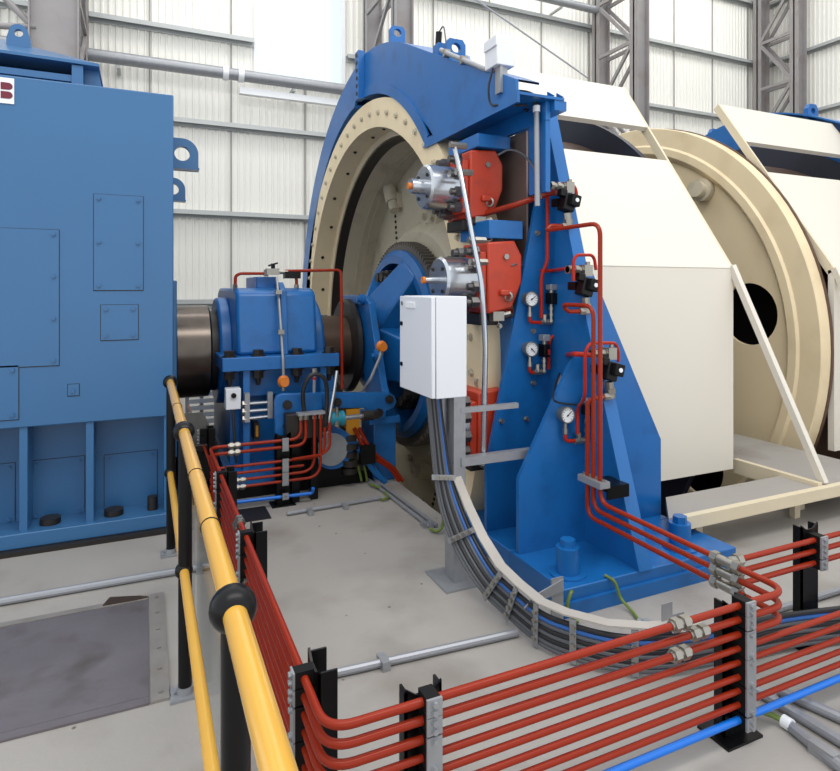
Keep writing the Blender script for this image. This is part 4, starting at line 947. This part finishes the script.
# black channel posts that carry the pipes
def channel(mb, x0, x1, y0, y1, z, face):
    # face 'x': web lies in a plane of constant x; notched top corners
    th = 0.008
    if face == 'x':
        mb.prism([(y0, 0.01), (y1, 0.01), (y1, z + 0.01), (y1 - 0.035, z - 0.015), (y0 + 0.035, z - 0.015), (y0, z + 0.01)], 'X', x0, x0 + th)
        mb.box(x0, x1, y0, y0 + th, 0.01, z).box(x0, x1, y1 - th, y1, 0.01, z)
    else:
        mb.prism([(x0, 0.01), (x1, 0.01), (x1, z + 0.01), (x1 - 0.035, z - 0.015), (x0 + 0.035, z - 0.015), (x0, z + 0.01)], 'Y', y0, y0 + th)
        mb.box(x0, x0 + th, y0, y1, 0.01, z).box(x1 - th, x1, y0, y1, 0.01, z)
    return mb
def support(kind, a, b, label, zs, zt_=0.545, offs=0.0, plate=True):
    if kind == 'left': loc = (BX + 0.055, a, 0)
    else: loc = (a, b + 0.055, 0)
    t = thing('pipe_support', label, 'post', loc, 'black pipe supports')
    if kind == 'left':
        x0 = BX + 0.03
        channel(MB(), x0, x0 + 0.06, a - 0.065, a + 0.065, zt_, 'x').build('channel_post', 'black', t)
        MB().box(x0 - 0.04, x0 + 0.12, a - 0.1, a + 0.1, 0, 0.01).build('base_plate', 'black', t)
        for za, zb_ in zs:
            MB().box(BX - 0.03, BX + 0.03, a - 0.02, a + 0.02, zb_ - 0.024, za + 0.024).build('clamp_block', 'blackmatt', t)
            k = MB().box(BX - 0.036, BX - 0.03, a - 0.022, a + 0.022, zb_ - 0.024, za + 0.024)
            for z in (za + 0.012, zb_ - 0.012): k.hexbolt((BX - 0.036, a, z), (-1, 0, 0), 0.009, 0.01)
            k.build('clamp_plate', 'galv', t)
    else:
        x = a
        channel(MB(), x - 0.063, x + 0.055, b + 0.03, b + 0.075, zt_, 'y').build('channel_post', 'black', t)
        MB().box(x - 0.10, x + 0.085, b - 0.02, b + 0.12, 0, 0.01).build('base_plate', 'black', t)
        for za, zb_ in zs:
            MB().box(x - 0.022 + offs, x + 0.022 + offs, b - 0.03, b + 0.03, zb_ - 0.024, za + 0.024).build('clamp_block', 'blackmatt', t)
            k = MB().box(x - 0.024 + offs, x + 0.024 + offs, b - 0.038, b - 0.03, zb_ - 0.025, za + 0.025)
            for z in (za + 0.012, zb_ - 0.012): k.hexbolt((x + offs, b - 0.038, z), (0, -1, 0), 0.009, 0.01)
            k.build('clamp_plate', 'galv', t)
    return t
full = [(PZ[0], PZ[0]), (PZ[1], PZ[1]), (PZ[2], PZ[3]), (PZ[4], PZ[5]), (PZ[6], PZ[7]), (0.085, 0.085)]
support('left', 1.86, 0, 'black pipe support at the bend where the red pipes turn the corner', full)
support('left', 3.02, 0, 'black pipe support on the left run, second back from the corner', full)
support('left', 4.06, 0, 'black pipe support on the left run, third back from the corner', full)
support('left', 5.35, 0, 'black pipe support farthest back on the left run near the bearing', full)
support('front', 0.75, FY, 'black pipe support in front, nearest the corner bend, on bare floor', full, 0.53)
support('front', 2.05, FY, 'black pipe support in front with three silver nut pairs left of it', full, 0.515)
support('front', 2.90, t_y, 'black pipe support at right holding only the three branch pipes', [(PZ[0], PZ[0]), (PZ[1], PZ[1]), (PZ[2], PZ[2])], 0.565)
t = support('front', 1.0, TY, 'black clamp post for the red pipes in front of the bearing pedestal', [(PZ[0], PZ[1]), (PZ[3], PZ[4]), (PZ[5], PZ[6]), (0.085, 0.085)], 0.56)

p = on_y(312, 419, TY)
t = thing('valve_manifold', 'dark manifold block feeding the upright red tubes below the lever', 'manifold', (1.21, TY, 0.66))
MB().box(1.10, 1.32, TY - 0.02, TY + 0.05, 0.695, 0.715).build('header', 'galv', t)
MB().box(1.02, 1.34, TY + 0.03, TY + 0.15, 0.50, 0.70).build('block', 'dark', t, bevel=0.005)
m = MB()
for x in (1.13, 1.17, 1.235, 1.285): m.cyl((x, TY, 0.66), (x, TY, 0.70), 0.02, n=6)
m.build('tube_nut', 'zinc', t)
for x in (1.1, 1.25): MB().box(x - 0.03, x + 0.03, TY + 0.05, TY + 0.12, 0, 0.5).build('pedestal_leg', 'black', t)
tag(MB().tube([(1.36, TY, 0.62), (1.36, TY - 0.01, 0.42), (1.30, TY, 0.368), (1.05, TY - 0.04, 0.368)], 0.011, 0.05).build('hydraulic_tube', 'red'), 'red tube dropping from the grey hose block and turning left', 'pipe')

# ================================================================ YELLOW HANDRAIL
hr = thing('handrail', 'yellow tube handrail on black posts at the left, nearest the camera', 'railing', (0.155, 2.4, 0))
HX = 0.152
ra = MB().cyl((HX, 0.35, 1.1), (HX, 4.24, 1.1), 0.0225, n=28); ra.ball((HX, 4.24, 1.1), 0.0225, 16); ra.build('top_rail', 'yellow', hr)
MB().cyl((HX, 0.35, 0.52), (HX, 4.20, 0.52), 0.019, n=24).build('mid_rail', 'yellow', hr)
for y in (1.19, 2.74, 4.22):
    x = HX + 0.005
    MB().cyl((x, y, 0.0), (x, y, 1.08), 0.0275, n=24).build('post', 'black', hr)
    MB().ball((HX, y, 1.1), 0.044, 24, (1, 0.95, 1)).build('ball_joint', 'black', hr)
    MB().ball((HX, y, 0.52), 0.036, 20).build('ball_joint', 'black', hr)
    m = MB().box(x - 0.06, x + 0.06, y - 0.05, y + 0.05, 0, 0.012).cyl((x, y, 0.012), (x, y, 0.04), 0.034, n=20)
    for sx in (-0.045, 0.045): m.hexbolt((x + sx, y, 0.012), (0, 0, 1), 0.009, 0.01)
    lab(m.build('floor_flange', 'galv', hr), 'grey bolted floor flange')
for y in (1.62, 2.08, 3.3): MB().torus((HX, y, 1.1), (0, 1, 0), 0.0228, 0.0022, 28, 8).build('rail_seam', 'black', hr)
MB().box(HX + 0.045, HX + 0.049, 1.28, 2.66, 0.10, 1.0).build('clear_panel', 'acrylic', hr)
MB().box(HX + 0.045, HX + 0.049, 2.82, 4.15, 0.10, 1.0).build('clear_panel', 'acrylic', hr)

# ================================================================ GREY CABINET ON ITS POST
t = thing('control_cabinet', 'light grey wall cabinet with two locks mounted on the steel post', 'cabinet', (1.5, 3.17, 1.11))
MB().box(1.425, 1.61, 2.95, 3.40, 1.105, 1.655).build('enclosure', 'cabinet', t, bevel=0.004)
d = MB().box(1.398, 1.422, 2.952, 3.398, 1.108, 1.652).build('door', 'cabinet', t, bevel=0.004)
MB().box(1.4205, 1.4265, 2.956, 3.394, 1.112, 1.648).build('door_seal', 'dark', t)
for z in (1.49, 1.25): MB().cyl((1.398, 3.365, z), (1.391, 3.365, z), 0.013, n=18).box(1.389, 1.392, 3.360, 3.370, z - 0.008, z + 0.008).build('lock', 'black', d)
MB().box(1.392, 1.398, 3.17, 3.30, 1.585, 1.62).build('name_plate', 'white', d, bevel=0.002)
MB().cyl((1.398, 3.36, 1.61), (1.394, 3.36, 1.61), 0.012, n=14).build('lock', 'zinc', d)
t = thing('cabinet_post', 'galvanised steel post carrying the grey cabinet, with cross bars to the stand', 'post', (1.67, 3.17, 0))
MB().box(1.615, 1.622, 3.12, 3.22, 0.012, 1.62).box(1.615, 1.69, 3.113, 3.12, 0.012, 1.62).box(1.615, 1.69, 3.22, 3.227, 0.012, 1.62).build('channel_post', 'galv', t)
MB().box(1.53, 1.80, 3.04, 3.32, 0, 0.012).build('base_plate', 'galv', t)
MB().box(1.66, 2.24, 3.10, 3.15, 0.675, 0.725).build('cross_bar', 'galv', t)
MB().box(1.66, 2.05, 3.11, 3.14, 0.98, 1.01).build('cross_bar', 'galv', t)
tag(MB().tube([(1.585, 3.2, 1.10), (1.585, 3.2, 0.86)], 0.024, n=14).build('conduit_stub', 'galv'), 'short silver conduit stub below the cabinet beside the post', 'conduit')

# ---------------------------------------------------------------- cable ladder: cables leave the cabinet, bend and run over the floor
H = [(1.50, 3.10), (1.56, 2.95), (1.64, 2.75), (1.685, 2.55), (1.70, 2.40), (1.75, 2.27), (1.86, 2.12), (2.02, 2.02), (2.25, 1.96), (2.5, 1.93), (2.75, 1.90), (3.1, 1.82), (3.6, 1.72), (4.5, 1.66)]
# outer line: height of the lowest cable, inner line: height of the flat bar above
def ladder(f):
    # f = 0 outermost (lowest) ... 1 innermost (top); returns a path from the cabinet down and along the floor
    w = 0.17 * f
    P = [Vector((1.475 + 0.085 * f, 3.17 - 0.0 * f, 1.08)), Vector((1.50 + 0.085 * f, 3.17 - 0.02 * f, 0.85)), Vector((1.52 + 0.09 * f, 3.16 - 0.05 * f, 0.62)),
         Vector((1.545 + 0.09 * f, 3.12 - 0.10 * f, 0.42 + 0.05 * f)), Vector((1.585 + 0.07 * f, 3.02 - 0.12 * f, 0.24 + 0.10 * f)), Vector((1.635 + 0.03 * f, 2.85 - 0.12 * f, 0.10 + 0.15 * f)),
         Vector((1.675 + 0.01 * f, 2.66 - 0.08 * f, 0.045 + w))]
    for x, y in H[4:]: P.append(Vector((x, y, 0.03 + w)))
    return P
mats = ['cable', 'cable', 'cableblack', 'cable', 'cableblack', 'cable', 'cableblue', 'cableblack']
where = ['outermost and lowest', 'second lowest', 'third lowest', 'fourth from the bottom', 'fifth from the bottom', 'third from the top', 'only blue', 'uppermost black']
for k in range(8):
    P = ladder(k / 8.2)
    tag(MB().curve(P, 0.0115, 8, 5).build('cable', mats[k]), where[k] + ' cable on the curved cable ladder below the cabinet', 'cable', 'cables on the curved ladder')
m = MB(); P = ladder(1.12)[2:12]; rows = []
Q = []
for i in range(len(P) - 1):
    for q in (0, 0.5): Q.append(P[i].lerp(P[i + 1], q))
Q.append(P[-1])
for i, p in enumerate(Q):
    dd = (Q[min(i + 1, len(Q) - 1)] - Q[max(i - 1, 0)]).normalized()
    side = dd.cross(Vector((0, 0, 1))) if abs(dd.z) < 0.9 else dd.cross(Vector((0.35, -0.94, 0)))
    if abs(dd.z) > 0.9: side = Vector((0.94, 0.35, 0))
    side = -side.normalized() if side.dot(Vector((1, 0.4, 0))) < 0 else side.normalized()
    n_ = side.cross(dd).normalized() * 0.004
    rows.append(m.verts([p - side * 0.02 - n_, p + side * 0.04 - n_, p + side * 0.04 + n_, p - side * 0.02 + n_]))
for A, B in zip(rows, rows[1:]):
    for j in range(4): m.face([A[j], A[(j + 1) % 4], B[(j + 1) % 4], B[j]])
m.face(rows[0]); m.face(rows[-1][::-1])
cl = tag(m.build('cable_ladder', 'strip2'), 'curved flat steel strip bending from the cabinet post down to the floor', 'cable tray')
def clampbar(i, fr, label):
    A = ladder(0.0); B = ladder(0.98)
    a = A[i].lerp(A[i + 1], fr); b = B[i].lerp(B[i + 1], fr); dd = (A[i + 1] - A[i]).normalized()
    up = (b - a).normalized(); out = dd.cross(up).normalized()
    if out.dot(Vector((-0.4, -0.9, 0))) < 0: out = -out
    t = thing('cable_clamp', label, 'clamp', a - Vector((0, 0, 0.02)), 'clamps on the curved cable ladder')
    MB().bar(a - up * 0.02 + out * 0.016, b + up * 0.015 + out * 0.016, 0.03, 0.006, out).build('clamp_bar', 'galv', t)
    m = MB()
    for k in range(4): c = a.lerp(b, (k + 0.5) / 4) + out * 0.018; m.cyl(c, c + out * 0.014, 0.012, n=10)
    m.build('clamp_screws', 'zinc', t)
for (i, fr, w_) in ((2, 0.0, 'high up on the vertical cables just below the post cross bar'), (3, 0.7, 'where the ladder cables begin to bend'), (5, 0.3, 'halfway round the bend of the cable ladder'), (6, 0.1, 'at the foot of the bend of the ladder'), (6, 0.95, 'beside the upright steel bracket by the stand base'), (8, 0.2, 'just behind the topmost front pipe'), (9, 0.6, 'between the front pipes and the tee fittings')):
    clampbar(i, fr, 'cable clamp ' + w_)
p = on_z(543, 632); x, y = 1.86, 2.48
t = thing('ladder_bracket', 'grey upright bracket with a pointed arm holding the cable ladder', 'bracket', (x, y, 0))
MB().box(x - 0.035, x + 0.035, y - 0.004, y + 0.004, 0, 0.27).build('upright', 'galv', t)
MB().prism([(x - 0.20, 0.165), (x - 0.03, 0.195), (x + 0.03, 0.20), (x + 0.03, 0.262), (x - 0.14, 0.215)], 'Y', y - 0.012, y - 0.0045).build('pointed_arm', 'galv', t)
t = thing('ladder_bracket', 'small grey bracket behind the front pipes, left of the front support', 'bracket', (2.12, 2.02, 0))
MB().box(2.09, 2.15, 2.03, 2.036, 0, 0.30).box(2.15, 2.22, 2.03, 2.036, 0.2, 0.24).build('upright', 'galv', t)
m = MB()
for k in range(5):
    P = [(2.35 + 0.03 * k, 2.0, 0.02), (2.6, 2.06 - 0.03 * k, 0.03 + 0.012 * k), (2.95, 2.05 - 0.035 * k, 0.03 + 0.02 * k), (3.2, 1.88 - 0.03 * k, 0.03 + 0.012 * k), (3.5, 1.62 - 0.02 * k, 0.02)]
    tag(MB().curve(P, 0.013, 8).build('slack_cable', 'cable' if k % 2 == 0 else 'cableblack'), ['outermost', 'second', 'middle', 'fourth', 'innermost'][k] + ' loose cable arching over the floor below the right support', 'cable', 'loose cables at right')

# ================================================================ FLOOR: COVER PLATE, CONDUITS, EARTH WIRES
t = thing('floor_cover', 'worn steel floor cover with bolted edge strip at lower left', 'cover', (-0.6, 3.2, 0))
MB().box(-2.6, 0.02, 2.78, 3.64, 0.0, 0.008).build('cover_plate', 'plate', t)
m = MB().box(0.025, 0.10, 2.73, 3.69, 0, 0.012)
for k in range(6): m.hexbolt((0.062, 2.78 + k * 0.172, 0.012), (0, 0, 1), 0.010, 0.006)
m.build('edge_strip', 'strip', t)
MB().box(-2.6, 0.02, 2.73, 2.775, 0, 0.010).build('edge_strip', 'plate', t); MB().box(-2.6, 0.02, 3.645, 3.69, 0, 0.010).build('edge_strip', 'strip', t)
p = on_z(131, 596)
tag(MB().prism([(-0.2, 3.66), (-0.17, 3.74), (-0.02, 3.69), (0.02, 3.66), (-0.05, 3.655)], 'Z', 0.010, 0.016).build('scrap_strip', 'brown'), 'short dark scrap strip lying at the far edge of the floor cover', 'scrap')
def floorpipe(name, pts, r, label, clips=(), m='conduit', cat='conduit'):
    t = thing(name, label, cat, Vector(pts[0]) - Vector((0, 0, r)))
    MB().tube(pts, r, 0.05).build('pipe_run', m, t)
    for c in clips:
        c = Vector(c); MB().box(c.x - 0.018, c.x + 0.018, c.y - r * 2.2, c.y + r * 2.2, 0, c.z + r * 1.15).build('pipe_saddle', 'galv', t)
    return t
floorpipe('floor_conduit', [(-2.6, 3.93, 0.022), (0.36, 3.90, 0.022)], 0.021, 'long steel conduit on the floor between motor and floor cover', [(-1.2, 3.92, 0.02), (0.3, 3.90, 0.02)])
floorpipe('floor_conduit', [(0.60, 2.60, 0.02), (1.66, 2.53, 0.02)], 0.019, 'steel conduit on the floor from the corner support to the cable ladder', [(0.98, 2.575, 0.02)])
a, b = on_z(287, 516), on_z(381, 500)
floorpipe('floor_conduit', [(a.x, a.y, 0.018), (b.x, b.y, 0.018)], 0.015, 'thin grey conduit on the floor in front of the bearing pedestal', [on_z(310, 512, 0.02), on_z(345, 506, 0.02)])
p1, p2 = on_z(364, 478), on_z(430, 529)
for k, (dx, nm_) in enumerate(((0, 'left'), (0.05, 'right'))):
    floorpipe('floor_conduit', [(p1.x + dx, p1.y, 0.018), (p2.x + dx, p2.y, 0.018)], 0.014, nm_ + ' one of two grey conduits slanting along the pit edge', [on_z(371 + 6 * k, 484, 0.02), on_z(424 + 6 * k, 524, 0.02)])
tag(MB().curve([on_z(430, 529, 0.02), on_z(437, 531, 0.02), on_z(442, 527, 0.04), on_z(444, 515, 0.12)], 0.011).build('earth_wire', 'green'), 'green earth wire curling from the slanting conduit to the cables', 'wire')
tag(MB().curve([on_z(381, 500, 0.018), on_z(388, 497, 0.02), on_z(381, 489, 0.02), on_z(370, 484, 0.03)], 0.010).build('earth_wire', 'green'), 'green and yellow earth wire at the end of the thin floor conduit', 'wire')
tag(MB().curve([on_y(361.5, 481, 5.03), on_y(360, 474, 5.02), on_y(357.5, 465, 5.0)], 0.011).build('earth_wire', 'green'), 'short yellow earth wire rising against the black bearing base', 'wire')
tag(MB().curve([on_y(367, 481, 5.03), on_y(366, 474, 5.02), on_y(364, 466, 5.0)], 0.010).build('earth_wire', 'green'), 'short green earth wire beside the yellow one at the bearing base', 'wire')
tag(MB().curve([(2.02, 2.565, 0.13), (1.99, 2.54, 0.14), (1.965, 2.535, 0.08), (1.985, 2.52, 0.02), (2.01, 2.50, 0.012)], 0.009).build('earth_wire', 'green'), 'green earth wire hanging at the near corner of the blue stand base', 'wire')
a = on_y(609, 570, 2.565)
tag(MB().curve([(a.x, 2.60, 0.155), (a.x + 0.03, 2.555, 0.13), (a.x + 0.05, 2.53, 0.05), (a.x + 0.06, 2.46, 0.015), on_z(640, 622, 0.015)], 0.0085).build('earth_wire', 'green'), 'yellow green earth wire dropping from the stand base to a grey conduit', 'wire')
a, b = on_z(638, 621, 0.02), on_z(676, 636, 0.02)
floorpipe('floor_conduit', [a, b], 0.016, 'short grey conduit ending at the stand earth wire', [a.lerp(b, 0.3)])
a = on_z(765, 714, 0.02)
tag(MB().curve([on_z(752, 709, 0.03), on_z(762, 711.5, 0.035), on_z(774, 716, 0.03), on_z(784, 721, 0.024)], 0.011).build('earth_wire', 'green'), 'yellow green earth wire below the blue pipe at the front support', 'wire')
for k, (xa, ya, xb, yb, nm_) in enumerate(((788, 724, 850, 775, 'left'), (757, 690, 852, 748, 'middle'), (778, 690, 850, 722, 'right'))):
    a, b = on_z(xa, ya, 0.022), on_z(xb, yb, 0.022); dv = (b - a).normalized()
    floorpipe('floor_conduit', [a, b + dv * 0.6], 0.021, nm_ + ' one of three grey floor conduits at lower right', [a.lerp(b, 0.6)] if k == 0 else [])
a, b = on_z(783, 720.5, 0.024), on_z(792, 726, 0.024)
tag(MB().cyl(a, b, 0.024, n=16).build('conduit_sleeve', 'white'), 'pale end sleeve on the left floor conduit at lower right', 'sleeve')
p = on_z(815, 690)
tag(MB().prism([(2.40, 1.42), (2.58, 1.30), (3.3, 1.32), (3.3, 1.5), (2.6, 1.54)], 'Z', 0.0, 0.008).build('floor_plate', 'plate'), 'thin steel plate on the floor below the blue pipe at right', 'plate')
p = on_z(252, 515)
tag(MB().box(p.x - 0.13, p.x + 0.12, p.y - 0.13, p.y + 0.14, 0, 0.006).build('floor_plate', 'dark'), 'dark square floor plate beside the left run of pipes', 'plate')
a, b = on_z(720, 522, 0.02), on_z(850, 575, 0.02)
floorpipe('floor_conduit', [(2.75, 2.16, 0.02), (6.4, 2.10, 0.02)], 0.018, 'grey conduit on the floor passing behind the right pipe support', [])

# pipes dropping into the pit by the pillar
for k in range(2):
    pts = [on_y(354 + 5 * k, 428, 4.98), on_y(363 + 5 * k, 446, 4.98), on_y(371 + 6 * k, 456, 4.98), on_y(390 + 4 * k, 468, 4.99), on_y(399 + 4 * k, 481, 4.99)]
    tag(MB().tube(pts, 0.016, 0.06).build('hydraulic_pipe', 'red'), ['left', 'right'][k] + ' of two red pipes running down beside the blue pillar into the pit', 'pipe', 'red pipes into the pit')
tag(MB().tube([on_y(352, 440, 5.0), on_y(366, 458, 5.0), on_y(375, 472, 5.0), on_y(385, 482, 5.0)], 0.03, 0.06).build('suction_pipe', 'blue'), 'thick blue pipe below the two red pipes at the pit edge', 'pipe')
p = on_y(367, 452, 4.95); tag(MB().box(p.x - 0.06, p.x + 0.07, 4.93, 4.99, p.z - 0.10, p.z + 0.06).build('pipe_clamp', 'black'), 'black clamp holding the two red pipes beside the pillar', 'clamp')

# ================================================================ WHITE DRUM GUARDS
def drum_guard(x0, x1, label, left=True):
    t = thing('drum_guard', label, 'guard', ((x0 + x1) / 2, 3.8, 0), 'white guards over the drums')
    S0 = Vector((0, 3.48, 1.862)); sd = Vector((0, 1.223, 1.822)).normalized(); L = 2.194      # slope line
    nv = Vector((0, -sd.z, sd.y)); 
    def strip(s0, s1, m, name, th=0.05, a=x0, b=x1):
        p0, p1 = S0 + sd * s0, S0 + sd * s1
        return MB().prism([(p0.y, p0.z), (p1.y, p1.z), (p1.y - nv.y * th, p1.z - nv.z * th), (p0.y - nv.y * th, p0.z - nv.z * th)], 'X', a, b).build(name, m, t)
    strip(0, 1.198, 'board', 'lower_board'); strip(1.63, L, 'board', 'upper_board')
    for x, w_ in ((x1 - 0.0, 0.025), (x0 - 0.025, 0.025))[:2 if left else 1]:
        p0, p1 = S0 - nv * 0.0, S0 + sd * L
        MB().prism([(p0.y, p0.z), (p1.y, p1.z), (p1.y - nv.y * 0.075, p1.z - nv.z * 0.075), (p0.y - nv.y * 0.075, p0.z - nv.z * 0.075)], 'X', x, x + w_).build('sloping_rail', 'boardedge' , t)
        MB().bar((x + w_ / 2, 3.49, 1.88), (x + w_ / 2 + 0.2, 2.88, 0.27), 0.045, 0.05, (0, 1, 0)).build('diagonal_strut', 'board', t)
        MB().box(x, x + w_, 3.485, 3.54, 0.235, 1.86).build('upright_rail', 'board', t)
    MB().box(x0, x1, 3.485, 3.53, 0.235, 1.86).build('lower_panel', 'board', t)
    return t
drum_guard(2.66, 4.33, 'white sloping guard over the first drum, right of the blue stand', False)
drum_guard(5.67, 7.55, 'white sloping guard over the second drum, cut by the right edge')
t = thing('walkway_deck', 'raised grey deck with cream edge beams in front of and between the white drum guards', 'deck', (4.4, 3.1, 0))
MB().prism([(3.0, 2.862), (4.45, 2.862), (4.45, 3.16), (3.285, 3.16)], 'Z', 0.19, 0.255).build('slab', 'concrete', t)
MB().box(4.50, 5.32, 2.862, 4.7, 0.19, 0.262).build('slab', 'concrete', t)
MB().box(4.452, 4.498, 2.862, 3.56, 0.17, 0.285).build('side_sill', 'boardedge', t)
MB().box(3.07, 6.6, 2.81, 2.86, 0.185, 0.265).build('front_sill', 'boardedge', t)
for x, y in ((4.6, 3.1), (5.2, 3.1), (3.4, 3.0), (4.40, 3.0), (6.4, 2.835)): MB().box(x - 0.03, x + 0.03, y - 0.02, y + 0.02, 0.0, 0.19).build('leg', 'boardedge', t)

# ================================================================ SECOND DRUM AND ITS GUARD
d2 = thing('hoist_drum', 'second cream hoist drum with round holes, between the two white guards', 'drum', (7.0, AY, AZ - 2.5))
DX = 5.45
MB().lathe([(DX, 2.31), (DX + 0.012, 2.322), (DX + 0.012, 2.512), (DX + 0.02, 2.52), (DX + 0.14, 2.52), (DX + 0.14, 2.16), (DX + 0.07, 2.16), (DX + 0.02, 2.19), (DX - 0.01, 2.225), (DX - 0.01, 2.30)], O0, n=110, closed=True).build('flange_rim', 'cream', d2, sharp=25)
web = MB()
for k in range(6):                     # web with six round holes, sector by sector
    ac = PI - 0.180 + k * PI / 3; a0 = ac - PI / 6; a1 = ac + PI / 6
    pol = [(AY + 2.23 * math.cos(a0 + (a1 - a0) * i / 12), AZ + 2.23 * math.sin(a0 + (a1 - a0) * i / 12)) for i in range(13)] + [(AY + 1.0 * math.cos(a1), AZ + 1.0 * math.sin(a1)), (AY + 1.0 * math.cos(a0), AZ + 1.0 * math.sin(a0))]
    web.plate_hole(pol, (AY + 1.785 * math.cos(ac), AZ + 1.785 * math.sin(ac)), 0.31, 'X', DX + 0.07, DX + 0.11, 40)
web.lathe([(DX + 0.06, 0.2), (DX + 0.06, 1.05), (DX + 0.115, 1.05), (DX + 0.115, 0.2)], O0, n=48)
web.build('web_plate', 'cream', d2)
MB().lathe([(DX + 0.14, 2.20), (DX + 0.14, 2.53), (DX + 0.17, 2.53), (DX + 0.17, 2.24), (7.5, 2.24), (7.5, 2.20)], O0, n=96).build('wound_rope', 'rope', d2)
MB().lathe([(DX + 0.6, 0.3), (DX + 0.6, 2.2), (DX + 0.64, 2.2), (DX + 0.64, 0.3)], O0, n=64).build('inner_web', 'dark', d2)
MB().cyl((DX + 0.1, AY, AZ), (9.5, AY, AZ), 0.5, n=32).build('drum_shaft', 'dark', d2)
a_ = math.radians(137); c = Vector((5.60, AY + 1.9 * math.cos(a_), AZ + 1.9 * math.sin(a_)))
p = on_x(703, 191, DX + 0.05)
MB().cyl(p + Vector((0.08, 0, 0)), p + Vector((-0.10, -0.04, 0)), 0.12, n=22).cyl(p + Vector((-0.10, -0.04, 0)), p + Vector((-0.2, -0.07, 0)), 0.085, n=22).build('rope_anchor', 'creamdull', d2)
MB().lathe([(7.5, 0.4), (7.5, 2.5), (7.56, 2.5), (7.56, 0.4)], O0, n=96).build('end_flange', 'navy', d2)

g2 = thing('disc_guard', 'far blue arched guard showing behind the second white drum guard', 'guard', (7.8, 5.6, 0))
m = MB().arcband(GF[0], GF[1], 2.5, RF, math.radians(-30), aj, 7.93, 7.60, 60)
m.build('rear_half', 'blue', g2, sharp=40)
MB().prism(arc + line + inner, 'X', 7.90, 7.95).build('front_plate', 'blue', g2)
m = MB(); top = arc + [(3.30, 3.045), (3.14, 2.965)]
A = m.verts([(7.58, y, z) for y, z in top]); B = m.verts([(7.897, y, z) for y, z in top])
A2 = m.verts([(7.58, y, z - 0.02) for y, z in top]); B2 = m.verts([(7.897, y, z - 0.02) for y, z in top])
for i in range(len(top) - 1): m.face([A[i], A[i + 1], B[i + 1], B[i]]); m.face([A2[i], B2[i], B2[i + 1], A2[i + 1]]); m.face([A[i], A2[i], A2[i + 1], A[i + 1]]); m.face([B[i], B[i + 1], B2[i + 1], B2[i]])
m.build('top_cover', 'blue', g2, sharp=40)
for x, y, X in ((714, 140, 7.8), (811, 117, 7.9)):
    p = on_x(x, y, X); r = 0.10
    poly = [(X - r, p.z - 0.12), (X + r, p.z - 0.12), (X + r, p.z + 0.10), (X + r * .6, p.z + 0.16), (X - r * .6, p.z + 0.16), (X - r, p.z + 0.10)]
    MB().plate_hole(poly, (X, p.z + 0.07), 0.04, 'Y', p.y - 0.03, p.y + 0.03).build('lifting_eye', 'blue', g2)
